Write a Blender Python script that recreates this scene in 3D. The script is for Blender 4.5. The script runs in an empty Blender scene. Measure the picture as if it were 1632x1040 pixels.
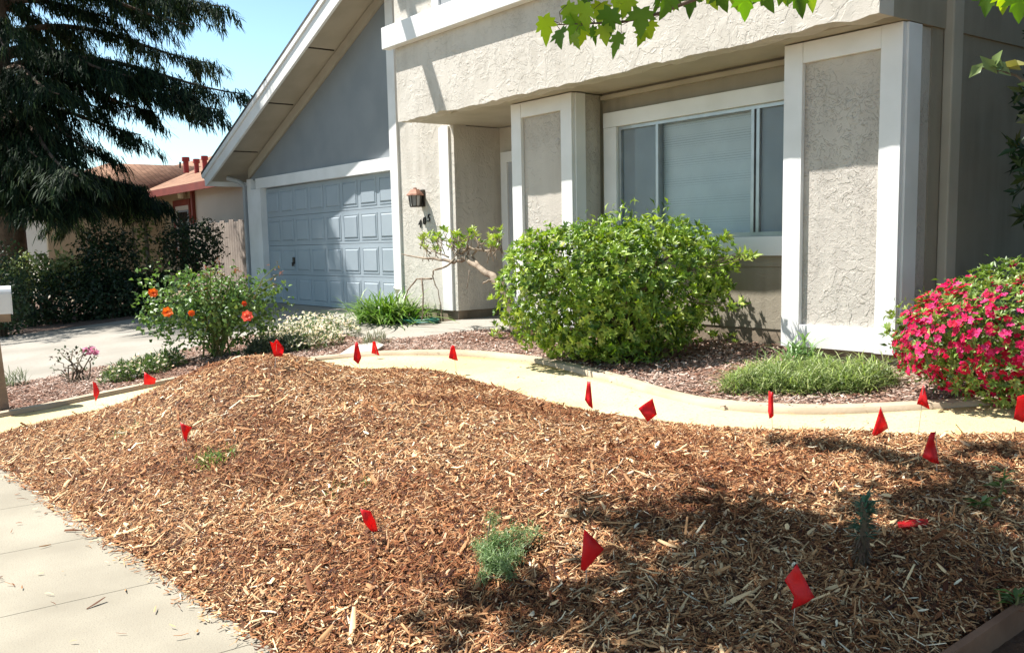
import bpy, bmesh, math, random
import numpy as np
from mathutils import Vector, Matrix
R_ = math.radians
random.seed(7)
rng = np.random.default_rng(11)
SC = bpy.context.scene
COL = SC.collection

# ------------------------------------------------------------------ camera
CAM = np.array([0.0, 0.0, 1.5])
FPX = 1500.0            # focal length in photograph pixels (photo is 1632 wide)
PPY = 570.71
def cam_axes(yaw, pit, rol):
    cy, sy, cp, sp, cr, sr = np.cos(yaw), np.sin(yaw), np.cos(pit), np.sin(pit), np.cos(rol), np.sin(rol)
    f = np.array([-sy*cp, cy*cp, -sp]); r = np.array([cy, sy, 0]); u = np.cross(r, f)
    return cr*r + sr*u, -sr*r + cr*u, f
AR, AU, AF = cam_axes(R_(52.6557), R_(6.86762), R_(-1.21781))
cd = bpy.data.cameras.new('camera'); cam = bpy.data.objects.new('camera', cd); COL.objects.link(cam)
cd.sensor_width = 36; cd.lens = 36*FPX/1632; cd.shift_y = (PPY-520)/1632
cd.clip_start = 0.05; cd.clip_end = 2000
m = Matrix.Identity(4)
for i in range(3):
    m[i][0] = AR[i]; m[i][1] = AU[i]; m[i][2] = -AF[i]; m[i][3] = CAM[i]
cam.matrix_world = m
SC.camera = cam

# ------------------------------------------------------------------ sky, sun, exposure
SUN_DIR = Vector((-0.47, -0.39, 1.0)).normalized()      # towards the sun
W = bpy.data.worlds.new('World'); SC.world = W; W.use_nodes = True
nt = W.node_tree; bg = nt.nodes['Background']
sky = nt.nodes.new('ShaderNodeTexSky'); sky.sky_type = 'NISHITA'; sky.sun_disc = False
sky.sun_elevation = math.asin(SUN_DIR.z); sky.sun_rotation = math.atan2(SUN_DIR.x, SUN_DIR.y)
sky.air_density = 1.0; sky.dust_density = 2.0; sky.ozone_density = 1.6
# summer haze: the band of sky near the horizon is brighter than the dome overhead
wtc = nt.nodes.new('ShaderNodeTexCoord'); sep = nt.nodes.new('ShaderNodeSeparateXYZ'); nt.links.new(wtc.outputs['Generated'], sep.inputs[0])
hz = nt.nodes.new('ShaderNodeMapRange'); hz.inputs[1].default_value = .08; hz.inputs[2].default_value = .5; hz.inputs[3].default_value = 2.6; hz.inputs[4].default_value = .8
nt.links.new(sep.outputs['Z'], hz.inputs[0])
tn = nt.nodes.new('ShaderNodeVectorMath'); tn.operation = 'MULTIPLY'; tn.inputs[1].default_value = (.80, .99, 1.0)
vm = nt.nodes.new('ShaderNodeVectorMath'); vm.operation = 'SCALE'
nt.links.new(sky.outputs[0], tn.inputs[0]); nt.links.new(tn.outputs[0], vm.inputs[0]); nt.links.new(hz.outputs[0], vm.inputs['Scale'])
nt.links.new(vm.outputs[0], bg.inputs[0]); bg.inputs[1].default_value = 0.062
sl = bpy.data.lights.new('sun', 'SUN'); sl.energy = 5.0; sl.angle = R_(0.55); sl.color = (1.0, 0.965, 0.91)
so = bpy.data.objects.new('sun', sl); COL.objects.link(so)
so.rotation_euler = SUN_DIR.to_track_quat('Z', 'Y').to_euler(); so.location = (-6, -6, 14)
SC.view_settings.view_transform = 'Standard'; SC.view_settings.look = 'None'
SC.view_settings.exposure = 1.02; SC.view_settings.gamma = 1
SC.cycles.max_bounces = 8; SC.cycles.transparent_max_bounces = 8

# ------------------------------------------------------------------ helpers: placing
def gbase(y):                       # the lot rises from the sidewalk to the garage floor
    return np.clip(0.083*(np.asarray(y, float)-1.2), 0, 0.506)
def ray(px, py):
    return (px-816)/FPX*AR - (py-PPY)/FPX*AU + AF
def on_ground(px, py, gz=None):     # where the sight line through a photo pixel meets the ground
    d = ray(px, py); f = gz or (lambda x, y: gbase(y))
    t0 = 0.5; step = 0.02; t = t0
    while t < 60:
        p = CAM + d*t
        if p[2] < f(p[0], p[1]): return p
        t += step
    return CAM + d*t
def at_dist(px, py, dist):          # a point on that sight line at a horizontal distance
    d = ray(px, py); return CAM + d*(dist/math.hypot(d[0], d[1]))
def on_y(px, py, Y):
    d = ray(px, py); return CAM + d*(Y/d[1])

# ------------------------------------------------------------------ helpers: tagging
def tag(o, label=None, cat=None, group=None, kind=None):
    if label: o['label'] = label
    if cat: o['category'] = cat
    if group: o['group'] = group
    if kind: o['kind'] = kind
    return o
def thing(name, label, cat, loc=(0, 0, 0), rz=0, group=None):
    o = bpy.data.objects.new(name, None); COL.objects.link(o); o.location = loc; o.rotation_euler = (0, 0, rz)
    o.empty_display_size = 0.1
    return tag(o, label, cat, group)

# ------------------------------------------------------------------ helpers: materials
def mat(name, base=(.5, .5, .5), rough=.6, var=None, vscale=3, bump=0, bscale=20, bdist=.01, spec=.4, metal=0,
        trans=0, attr=False, detail=4, second=None, sscale=30, rvar=0):
    M = bpy.data.materials.new(name); M.use_nodes = True; n = M.node_tree.nodes; L = M.node_tree.links
    b = n['Principled BSDF']; b.inputs['Roughness'].default_value = rough; b.inputs['Metallic'].default_value = metal
    b.inputs['Specular IOR Level'].default_value = spec
    tc = n.new('ShaderNodeTexCoord'); col = None
    if attr:
        a = n.new('ShaderNodeAttribute'); a.attribute_name = 'tint'; col = a.outputs['Color']
    else:
        c = n.new('ShaderNodeRGB'); c.outputs[0].default_value = (*base, 1); col = c.outputs[0]
    def mixin(colr, sc, det, lo=.38, hi=.66):
        nonlocal col
        t = n.new('ShaderNodeTexNoise'); t.inputs['Scale'].default_value = sc; t.inputs['Detail'].default_value = det
        L.new(tc.outputs['Object'], t.inputs['Vector'])
        r = n.new('ShaderNodeMapRange'); r.inputs[1].default_value = lo; r.inputs[2].default_value = hi
        L.new(t.outputs['Fac'], r.inputs[0])
        x = n.new('ShaderNodeMix'); x.data_type = 'RGBA'; L.new(r.outputs[0], x.inputs[0]); L.new(col, x.inputs[6])
        x.inputs[7].default_value = (*colr, 1); col = x.outputs[2]
    if var: mixin(var, vscale, detail)
    if second: mixin(second, sscale, 3, .55, .7)
    L.new(col, b.inputs['Base Color'])
    if bump:
        t = n.new('ShaderNodeTexNoise'); t.inputs['Scale'].default_value = bscale; t.inputs['Detail'].default_value = 6
        L.new(tc.outputs['Object'], t.inputs['Vector'])
        bp = n.new('ShaderNodeBump'); bp.inputs['Strength'].default_value = bump; bp.inputs['Distance'].default_value = bdist
        L.new(t.outputs['Fac'], bp.inputs['Height']); L.new(bp.outputs[0], b.inputs['Normal'])
    if trans:
        tr = n.new('ShaderNodeBsdfTranslucent'); ms = n.new('ShaderNodeMixShader'); ms.inputs[0].default_value = trans
        hs = n.new('ShaderNodeHueSaturation'); hs.inputs['Saturation'].default_value = 1.15; hs.inputs['Value'].default_value = 1.5
        L.new(col, hs.inputs['Color']); L.new(hs.outputs[0], tr.inputs[0])
        L.new(b.outputs[0], ms.inputs[1]); L.new(tr.outputs[0], ms.inputs[2])
        L.new(ms.outputs[0], n['Material Output'].inputs['Surface'])
    return M

def stucco_mat(name, base, dark, scale=5.5, strength=.75, dist=.016):
    # skip-trowelled stucco: flat plateaus with torn edges over a fine sand finish
    M = bpy.data.materials.new(name); M.use_nodes = True; n = M.node_tree.nodes; L = M.node_tree.links
    b = n['Principled BSDF']; b.inputs['Roughness'].default_value = .9; b.inputs['Specular IOR Level'].default_value = .15
    tc = n.new('ShaderNodeTexCoord')
    def noise(sc, det, dis=0):
        t = n.new('ShaderNodeTexNoise'); t.inputs['Scale'].default_value = sc; t.inputs['Detail'].default_value = det
        t.inputs['Distortion'].default_value = dis; L.new(tc.outputs['Object'], t.inputs['Vector']); return t.outputs['Fac']
    def rng_(s, a, c):
        r = n.new('ShaderNodeMapRange'); r.inputs[1].default_value = a; r.inputs[2].default_value = c; L.new(s, r.inputs[0]); return r.outputs[0]
    def ma(op, a, c):
        q = n.new('ShaderNodeMath'); q.operation = op
        for i, s in enumerate((a, c)):
            if isinstance(s, (int, float)): q.inputs[i].default_value = s
            else: L.new(s, q.inputs[i])
        return q.outputs[0]
    plate = rng_(noise(scale, 4, 1.6), .50, .535)
    plate2 = rng_(noise(scale*2.3, 3, 2.2), .54, .57)
    big = noise(1.3, 2); fine = noise(90, 4)
    gate = rng_(noise(1.1, 2, .5), .42, .6)
    gate2 = rng_(noise(1.7, 3, .8), .40, .58)
    h = ma('ADD', ma('MULTIPLY', ma('MULTIPLY', plate, gate2), .42), ma('MULTIPLY', ma('MULTIPLY', plate2, gate), .5))
    h = ma('ADD', h, ma('MULTIPLY', fine, .22)); h = ma('ADD', h, ma('MULTIPLY', big, .8))
    bp = n.new('ShaderNodeBump'); bp.inputs['Strength'].default_value = strength; bp.inputs['Distance'].default_value = dist
    L.new(h, bp.inputs['Height']); L.new(bp.outputs[0], b.inputs['Normal'])
    mp = n.new('ShaderNodeMapping'); mp.inputs['Scale'].default_value = (5, 5, .55); L.new(tc.outputs['Object'], mp.inputs[0])
    stn = n.new('ShaderNodeTexNoise'); stn.inputs['Scale'].default_value = 1.6; stn.inputs['Detail'].default_value = 6; L.new(mp.outputs[0], stn.inputs['Vector'])
    x = n.new('ShaderNodeMix'); x.data_type = 'RGBA'; L.new(ma('MULTIPLY', rng_(noise(2.2, 5), .30, .7), rng_(stn.outputs['Fac'], .30, .62)), x.inputs[0])
    x.inputs[6].default_value = (*base, 1); x.inputs[7].default_value = (*[q*.9 for q in dark], 1)
    L.new(x.outputs[2], b.inputs['Base Color'])
    return M

M = {}
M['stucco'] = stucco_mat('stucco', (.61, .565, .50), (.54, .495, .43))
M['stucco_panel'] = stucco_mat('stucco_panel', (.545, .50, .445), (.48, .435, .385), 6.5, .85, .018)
M['stucco_smooth_shaded'] = stucco_mat('stucco_smooth_shaded', (.34, .30, .235), (.30, .265, .205), 8, .35, .008)  # same house paint with a smoother finish, colour darkened to stand in for shade
M['white'] = mat('white_paint', (.80, .79, .78), .55, (.72, .71, .69), 2.2, .15, 60, .004)
M['grey_siding'] = mat('grey_siding', (.25, .268, .282), .7, (.215, .235, .25), 1.6, .25, 45, .004)
M['door_blue'] = mat('door_blue_grey', (.345, .395, .435), .5, (.305, .355, .395), 1.4, .1, 40, .003)
M['soffit'] = mat('soffit_paint', (.47, .42, .34), .8, (.41, .365, .29), 2.5, .2, 30, .004)
M['shingle'] = mat('dark_shingle', (.06, .055, .05), .9, (.10, .09, .08), 12, .6, 30, .01)
M['grey_trim'] = mat('grey_trim', (.42, .43, .44), .6, (.36, .37, .38), 2)
M['concrete_dark'] = mat('foundation', (.28, .22, .16), .9, (.2, .155, .11), 6, .4, 30)
M['metal_dark'] = mat('dark_metal', (.05, .045, .04), .45, (.09, .07, .05), 12, 0, metal=.6)
M['alu'] = mat('aluminium_frame', (.42, .43, .43), .4, (.36, .37, .37), 8, metal=.7)
M['copper'] = mat('copper_cap', (.38, .20, .14), .55, (.28, .14, .10), 14, metal=.35)
M['lamp_glass'] = mat('lamp_glass', (.34, .33, .31), .15, (.25, .24, .23), 10, spec=.8)
M['black'] = mat('black_number', (.025, .022, .02), .5)
M['walk'] = mat('sidewalk_concrete', (.345, .31, .24), .9, (.265, .235, .18), 1.6, .5, 120, .004, second=(.23, .20, .16), sscale=150, detail=8)
M['drive'] = mat('driveway_concrete', (.345, .315, .27), .9, (.27, .245, .205), 1.1, .3, 90, .004, second=(.28, .25, .2), sscale=26, detail=8)
M['path'] = mat('decomposed_granite', (.62, .525, .32), .95, (.60, .475, .225), 1.1, .9, 120, .008, second=(.40, .31, .19), sscale=48, detail=8)
M['edging'] = mat('path_edging', (.50, .40, .285), .85, (.40, .31, .21), 3, .4, 50, .005)
M['edge_brown'] = mat('brown_edging', (.24, .105, .06), .8, (.17, .075, .045), 7, .3, 50)
M['soil'] = mat('dark_soil', (.085, .042, .024), 1, (.14, .068, .036), 9, 1, 40, .02)
M['bark_soil'] = mat('bark_soil', (.15, .095, .07), 1, (.23, .15, .115), 14, 1, 55, .02)
M['earth'] = mat('earth', (.16, .125, .085), 1, (.2, .16, .10), .6, .5, 6, .05)
M['asphalt'] = mat('asphalt', (.05, .05, .05), .9, (.065, .062, .06), 8, .4, 150, .004)
M['chip'] = mat('wood_chip', rough=.8, attr=True, spec=.25)
M['leaf'] = mat('leaf', rough=.42, attr=True, trans=.28, spec=.45)
M['leaf_gloss'] = mat('leaf_glossy', rough=.42, attr=True, trans=.24, spec=.45)
M['needle'] = mat('needle', rough=.7, attr=True, trans=.18, spec=.2)
M['petal'] = mat('petal', rough=.6, attr=True, trans=.35, spec=.2)
M['bark'] = mat('bark', (.17, .11, .075), .9, (.09, .058, .04), 9, .8, 22, .02)
M['bark_grey'] = mat('grey_bark', (.34, .27, .2), .85, (.17, .12, .085), 11, .6, 40, .01)
M['stem'] = mat('stem', (.14, .10, .06), .8, (.08, .055, .035), 14)
M['stem_green'] = mat('green_stem', (.12, .19, .05), .6, (.16, .12, .05), 9)
M['flag'] = mat('red_flag', (.74, .028, .034), .42, (.62, .018, .024), 9, .2, 30, .003, trans=.42)
M['wire'] = mat('steel_wire', (.55, .53, .5), .35, metal=.8)
M['timber'] = mat('weathered_timber', (.30, .215, .15), .85, (.19, .13, .09), 5, .5, 30, .006)
M['fence_wood'] = mat('grey_fence_wood', (.34, .28, .235), .9, (.24, .195, .165), 3, .5, 25, .008)
M['mail_white'] = mat('mailbox_white', (.72, .73, .75), .4, (.66, .67, .69), 3)
M['nb_wall'] = mat('neighbour_wall', (.52, .41, .28), .9, (.47, .365, .245), .8, .4, 12, .02)
M['nb_pale'] = mat('neighbour_pale_wall', (.56, .49, .43), .9, (.52, .45, .39), .8, .4, 12, .02)
M['nb_red'] = mat('neighbour_red_trim', (.22, .045, .03), .7, (.17, .035, .025), 3)
M['nb_vent'] = mat('vent_red', (.36, .05, .045), .6, (.28, .04, .035), 6)
M['hose'] = mat('green_hose', (.015, .12, .085), .35, (.02, .16, .11), 8, spec=.5)
M['stone'] = mat('stepping_stone', (.52, .48, .42), .9, (.44, .40, .35), 6, .4, 60)
M['blind'] = mat('blind_slat', (.66, .66, .635), .5, (.60, .60, .58), 3)
M['screen'] = mat('fly_screen', (.30, .31, .32), .8, (.26, .27, .285), 3)
M['dim_room'] = mat('dim_room', (.05, .05, .05), .9)

def roof_tile_mat(name, a, b2):
    Mx = mat(name, a, .9, b2, 3.0, .4, 25, .01); n = Mx.node_tree.nodes; L = Mx.node_tree.links
    b = n['Principled BSDF']; src = b.inputs['Base Color'].links[0].from_socket
    br = n.new('ShaderNodeTexBrick'); br.inputs['Scale'].default_value = 1
    br.inputs['Color1'].default_value = (1, 1, 1, 1); br.inputs['Color2'].default_value = (.72, .7, .68, 1); br.inputs['Mortar'].default_value = (.45, .42, .4, 1)
    br.inputs['Brick Width'].default_value = .32; br.inputs['Row Height'].default_value = .16; br.inputs['Mortar Size'].default_value = .012
    tc = n.new('ShaderNodeTexCoord'); L.new(tc.outputs['Object'], br.inputs['Vector'])
    x = n.new('ShaderNodeMix'); x.data_type = 'RGBA'; x.blend_type = 'MULTIPLY'; x.inputs[0].default_value = 1
    L.new(src, x.inputs[6]); L.new(br.outputs[0], x.inputs[7]); L.new(x.outputs[2], b.inputs['Base Color'])
    return Mx
M['nb_roof'] = roof_tile_mat('neighbour_roof', (.37, .205, .125), (.30, .155, .092))

def glass_mat():
    G = bpy.data.materials.new('window_glass'); G.use_nodes = True; n = G.node_tree.nodes; L = G.node_tree.links
    n.remove(n['Principled BSDF'])
    t = n.new('ShaderNodeBsdfTransparent'); t.inputs[0].default_value = (.95, .97, .98, 1)
    g = n.new('ShaderNodeBsdfGlossy'); g.inputs['Roughness'].default_value = .03; g.inputs[0].default_value = (.9, .95, 1, 1)
    fr = n.new('ShaderNodeLayerWeight'); fr.inputs[0].default_value = .12
    mx = n.new('ShaderNodeMixShader'); L.new(fr.outputs['Fresnel'], mx.inputs[0]); L.new(t.outputs[0], mx.inputs[1]); L.new(g.outputs[0], mx.inputs[2])
    L.new(mx.outputs[0], n['Material Output'].inputs['Surface']); return G
M['glass'] = glass_mat()

# ------------------------------------------------------------------ helpers: meshes
class MB:
    """collects boxes, prisms and tubes into ONE mesh"""
    def __init__(s): s.bm = bmesh.new()
    def box(s, x0, x1, y0, y1, z0, z1, bev=0):
        vs = [s.bm.verts.new((x, y, z)) for x in (x0, x1) for y in (y0, y1) for z in (z0, z1)]
        fs = [s.bm.faces.new([vs[i] for i in f]) for f in ((0, 1, 3, 2), (4, 6, 7, 5), (0, 4, 5, 1), (2, 3, 7, 6), (0, 2, 6, 4), (1, 5, 7, 3))]
        if bev:
            es = {e for f in fs for e in f.edges}
            bmesh.ops.bevel(s.bm, geom=list(es), offset=bev, segments=2, affect='EDGES', profile=.5)
        return s
    def prism(s, pts, y0, y1):              # polygon in XZ, thickness along Y
        a = [s.bm.verts.new((x, y0, z)) for x, z in pts]; b = [s.bm.verts.new((x, y1, z)) for x, z in pts]
        s.bm.faces.new(a[::-1]); s.bm.faces.new(b); k = len(pts)
        for i in range(k): s.bm.faces.new((a[i], a[(i+1) % k], b[(i+1) % k], b[i]))
        return s
    def poly(s, P, Q):                      # loft between two equal 3-D loops, capped
        a = [s.bm.verts.new(p) for p in P]; b = [s.bm.verts.new(p) for p in Q]; k = len(P)
        s.bm.faces.new(a[::-1]); s.bm.faces.new(b)
        for i in range(k): s.bm.faces.new((a[i], a[(i+1) % k], b[(i+1) % k], b[i]))
        return s
    def tube(s, pts, rad, seg=6):
        pts = [Vector(p) for p in pts]; n = len(pts)
        if not hasattr(rad, '__len__'): rad = [rad]*n
        prev = None; rings = []
        for i, p in enumerate(pts):
            t = (pts[min(i+1, n-1)]-pts[max(i-1, 0)])
            if t.length < 1e-6: t = Vector((0, 0, 1))
            t.normalize()
            a = (prev - t*prev.dot(t)) if prev else t.orthogonal()
            a.normalize(); prev = a; b = t.cross(a)
            rings.append([s.bm.verts.new(p + (a*math.cos(2*math.pi*k/seg) + b*math.sin(2*math.pi*k/seg))*rad[i]) for k in range(seg)])
        for r0, r1 in zip(rings, rings[1:]):
            for k in range(seg): s.bm.faces.new((r0[k], r0[(k+1) % seg], r1[(k+1) % seg], r1[k]))
        s.bm.faces.new(rings[0][::-1]); s.bm.faces.new(rings[-1])
        return s
    def build(s, name, m, parent=None, smooth=False):
        bmesh.ops.recalc_face_normals(s.bm, faces=s.bm.faces)
        me = bpy.data.meshes.new(name); s.bm.to_mesh(me); s.bm.free(); me.materials.append(m)
        if smooth: me.polygons.foreach_set('use_smooth', [True]*len(me.polygons))
        o = bpy.data.objects.new(name, me); COL.objects.link(o)
        if parent: o.parent = parent; o.matrix_parent_inverse = Matrix.Translation(-Vector(parent.location)) if parent.rotation_euler.z == 0 else Matrix.Identity(4)
        return o
def arr_mesh(name, V, F, m, parent=None, tint=None, smooth=False):
    """V (n,3), F (k,3|4) numpy; tint (n,3) per-vertex colour of the thing itself"""
    me = bpy.data.meshes.new(name); V = np.asarray(V, np.float32); F = np.asarray(F, np.int32); w = F.shape[1]
    me.vertices.add(len(V)); me.vertices.foreach_set('co', V.ravel())
    me.loops.add(F.size); me.loops.foreach_set('vertex_index', F.ravel())
    me.polygons.add(len(F)); me.polygons.foreach_set('loop_start', np.arange(0, F.size, w, dtype=np.int32))
    try: me.polygons.foreach_set('loop_total', np.full(len(F), w, np.int32))
    except Exception: pass
    if smooth: me.polygons.foreach_set('use_smooth', np.ones(len(F), bool))
    if tint is not None:
        a = me.attributes.new('tint', 'FLOAT_COLOR', 'POINT')
        a.data.foreach_set('color', np.concatenate([np.asarray(tint, np.float32), np.ones((len(V), 1), np.float32)], 1).ravel())
    me.update(calc_edges=True); me.validate(); me.materials.append(m)
    o = bpy.data.objects.new(name, me); COL.objects.link(o)
    if parent: o.parent = parent; o.matrix_parent_inverse = Matrix.Translation(-Vector(parent.location))
    return o
def unit(v): return v/np.maximum(np.linalg.norm(v, axis=-1, keepdims=True), 1e-9)
def randdir(n): return unit(rng.normal(size=(n, 3)))
def pick(pal, n, w=None, jit=.14):
    pal = np.array(pal, float); c = pal[rng.choice(len(pal), n, p=w)]
    return np.clip(c*(1+rng.normal(0, jit, (n, 1))), .003, .95)
def leaves(P, D, N, Ln, Wd, C, fold=.25, curl=.15):
    """folded six-vertex leaves: base P, direction D, face normal N"""
    n = len(P); D = unit(D); S = unit(np.cross(D, N)); N = unit(np.cross(S, D))
    Ln = np.broadcast_to(np.asarray(Ln, float), (n,))[:, None]; Wd = np.broadcast_to(np.asarray(Wd, float), (n,))[:, None]
    mid = P + D*Ln*.5 - N*Ln*0.0
    lft = P + D*Ln*.52 - S*Wd*.5 + N*Wd*fold; rgt = P + D*Ln*.52 + S*Wd*.5 + N*Wd*fold
    tip = P + D*Ln - N*Ln*curl
    V = np.stack([P, lft, mid, rgt, tip], 1).reshape(-1, 3); b = np.arange(n)[:, None]*5
    F = np.concatenate([b+[0, 2, 1], b+[1, 2, 4], b+[0, 3, 2], b+[2, 3, 4]], 0)
    return V, F, np.repeat(C, 5, 0)
def blades(P, D, Ln, Wd, C, droop=.5):
    """arching three-segment grass or strap blades"""
    n = len(P); D = unit(D); Ln = np.broadcast_to(np.asarray(Ln, float), (n,))[:, None]; Wd = np.broadcast_to(np.asarray(Wd, float), (n,))[:, None]
    H = D.copy(); H[:, 2] = 0; H = unit(H + 1e-6); S = unit(np.cross(D, np.array([0, 0, 1.])+1e-4))
    dr = np.broadcast_to(np.asarray(droop, float), (n,))[:, None]
    pts = []
    for t, w in ((0, .7), (.4, 1), (.75, .75), (1, .08)):
        c = P + D*Ln*t + (H*.35 - np.array([0, 0, 1.])*.75)*Ln*dr*t*t
        pts += [c - S*Wd*w*.5, c + S*Wd*w*.5]
    V = np.stack(pts, 1).reshape(-1, 3); b = np.arange(n)[:, None]*8
    F = np.concatenate([b+[0, 1, 3, 2], b+[2, 3, 5, 4], b+[4, 5, 7, 6]], 0)
    return V, F, np.repeat(C, 8, 0)
def join(parts):
    Vs, Fs, Cs, k = [], [], [], 0
    for V, F, C in parts: Vs.append(V); Fs.append(F+k); Cs.append(C); k += len(V)
    return np.concatenate(Vs), np.concatenate(Fs), np.concatenate(Cs)

# ================================================================== GROUND
def walk_edge(x): return 1.335+.057*(np.asarray(x, float)+3.2)      # back edge of the sidewalk, a little askew to the house
def smooth01(t): t = np.clip(t, 0, 1); return t*t*(3-2*t)
NEAR = np.array([(-8.60, 1.00), (-8.75, 1.8), (-8.88, 2.4), (-8.92, 3.0), (-8.86, 3.6), (-8.62, 4.15), (-8.2, 4.55), (-7.44, 4.78), (-6.4, 4.68), (-5.3, 4.50), (-4.69, 4.52), (-4.11, 4.60), (-3.53, 4.80), (-3.03, 5.03), (-2.41, 5.48), (-1.5, 6.3), (-.6, 7.2)])
FAR = np.array([(-9.68, .96), (-9.66, 1.74), (-9.71, 2.15), (-9.76, 2.57), (-9.82, 3.0), (-9.80, 3.6), (-9.62, 4.2), (-9.34, 4.7), (-9.04, 5.03), (-8.52, 5.36), (-7.9, 5.56), (-6.92, 5.60), (-5.82, 5.41), (-4.83, 5.14), (-4.27, 5.12), (-3.67, 5.33), (-3.22, 5.70), (-2.74, 6.22), (-1.9, 7.1)])
def resample(P, n):
    # Catmull-Rom through the points, evenly spaced
    Q = np.vstack([2*P[0]-P[1], P, 2*P[-1]-P[-2]]); out = []
    for i in range(1, len(Q)-2):
        for t in np.linspace(0, 1, 12, endpoint=False):
            a, b, c, d = Q[i-1], Q[i], Q[i+1], Q[i+2]
            out.append(.5*((2*b)+(-a+c)*t+(2*a-5*b+4*c-d)*t*t+(-a+3*b-3*c+d)*t**3))
    out.append(P[-1]); out = np.array(out)
    s = np.r_[0, np.cumsum(np.linalg.norm(np.diff(out, axis=0), axis=1))]; q = np.linspace(0, s[-1], n)
    return np.stack([np.interp(q, s, out[:, 0]), np.interp(q, s, out[:, 1])], 1)
NE, FE = resample(NEAR, 160), resample(FAR, 160)
BED = np.vstack([NE[:-22], [(-1.5, 5.9), (-1.5, 1.44)], [(-8.62, 1.04)]])
def inpoly(P, x, y):
    x = np.asarray(x); y = np.asarray(y); c = np.zeros(x.shape, bool); j = len(P)-1
    for i in range(len(P)):
        xi, yi = P[i]; xj, yj = P[j]
        k = ((yi > y) != (yj > y)); c ^= k & (x < (xj-xi)*(y-yi)/np.where(yj == yi, 1e-9, yj-yi)+xi); j = i
    return c
def edgedist(P, x, y):
    d = np.full(np.shape(x), 9.0)
    for a, b in zip(P, np.roll(P, -1, 0)):
        e = b-a; t = np.clip(((x-a[0])*e[0]+(y-a[1])*e[1])/max(e@e, 1e-9), 0, 1)
        d = np.minimum(d, np.hypot(x-a[0]-t*e[0], y-a[1]-t*e[1]))
    return d
BEDS = BED[::3] if len(BED) > 80 else BED
BEDS = np.vstack([NE[:-22:4], NE[-23:-22], [(-1.5, 5.9), (-1.5, 1.44)], [(-8.62, 1.04)]])
def mound(x, y):
    x = np.asarray(x, float); y = np.asarray(y, float)
    sx = np.where(x < -7.4, 1.05, 1.75); sy = np.where(y < 3.0, 1.05, .88)
    h = .345*np.exp(-np.abs((x+7.4)/sx)**2.3-np.abs((y-3.0)/sy)**2.2)
    h += .15*np.exp(-((x+4.3)/1.9)**2-((y-3.0)/.95)**2) + .05*np.exp(-((x+2.4)/.9)**2-((y-3.2)/.9)**2)
    h += .036*np.sin(2.3*x+1.1*y)*np.sin(1.9*y-.7*x+.6) + .012*np.sin(5.1*x-2.0*y+1)*np.sin(4.3*y+1.7*x)
    return h
def bed_z(x, y):
    d = edgedist(BEDS, x, y)
    return gbase(y) + .012 + (mound(x, y)+.06)*smooth01(d/.36)
def ground_any(x, y):
    if inpoly(BEDS, np.array([x]), np.array([y]))[0]: return float(bed_z(np.array([x]), np.array([y]))[0])
    return float(gbase(y))

# one ground sheet to the horizon, following the slope of the lot
ys = [-400, -8, -1.5, -1.0, 1.2, 3.2, 5.2, 7.296, 12, 30, 400]
zz = [-.25, -.25, -.25, -.1, -.09, .083*2-.09, .083*4-.09, .506-.09, .416, .40, .3]
V = []; F = []
for y, z in zip(ys, zz):
    for x in (-500, -30, -10, 0, 500): V.append((x, y, z))
for j in range(len(ys)-1):
    for i in range(4): a = j*5+i; F.append((a, a+1, a+6, a+5))
tag(arr_mesh('ground', V, F, M['earth']), kind='structure')
b = MB(); b.box(-300, 300, -9, -2.0, -.22, -.14); tag(b.build('road', M['asphalt']), kind='structure')

# sidewalk: separate pours, tooled joints between them
b = MB(); x = -30.2
edges = []
jx = -4.32
xs = [jx+.945*k for k in range(-28, 9)]
for x0, x1 in zip(xs, xs[1:]):
    a0, a1 = x0+.0025, x1-.0025; y0_, y1_ = max(.2, float(walk_edge(a0))), max(.2, float(walk_edge(a1)))
    b.poly([(a0, -.35, -.12), (a1, -.35, -.12), (a1, y1_, -.12), (a0, y0_, -.12)], [(a0, -.35, 0), (a1, -.35, 0), (a1, y1_, 0), (a0, y0_, 0)])
for x0, x1 in zip(xs, xs[1:]): b.box(x0+.004, x1-.004, -2.0, -.358, -.14, -.006, .006)
tag(b.build('sidewalk', M['walk']), kind='structure')

def sheet(name, loop, m, dz, thick=.1, kind='structure'):
    """slab following the slope of the lot: loop of (x, y)"""
    P = [(x, y, float(gbase(y))+dz-thick) for x, y in loop]; Q = [(x, y, float(gbase(y))+dz) for x, y in loop]
    o = MB().poly(P, Q).build(name, m); return tag(o, kind=kind)
# driveway in two bays with a joint, flaring at the street
sheet('driveway', [(-11.62, .9), (-11.78, 2.4), (-11.84, 3.3), (-12.2, 3.95), (-12.55, 4.5), (-12.55, 5.0), (-17.75, 5.0), (-17.9, 3.2), (-18.4, .6)], M['drive'], .0)
sheet('driveway', [(-12.55, 5.008), (-12.45, 5.7), (-12.2, 5.95), (-12.2, 6.3), (-12.3, 7.28), (-17.75, 7.28), (-17.75, 5.008)], M['drive'], .0)
# entry walk in front of the lamp wall
sheet('entry_walk', [(-12.19, 5.95), (-11.6, 5.82), (-10.9, 5.66), (-10.3, 5.64), (-9.95, 5.74), (-9.7, 6.02), (-9.55, 6.45), (-9.3, 6.75), (-8.86, 6.9), (-8.86, 7.95), (-10.64, 7.95), (-10.64, 6.98), (-11.5, 6.72), (-12.19, 6.4)], M['drive'], .012)

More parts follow.
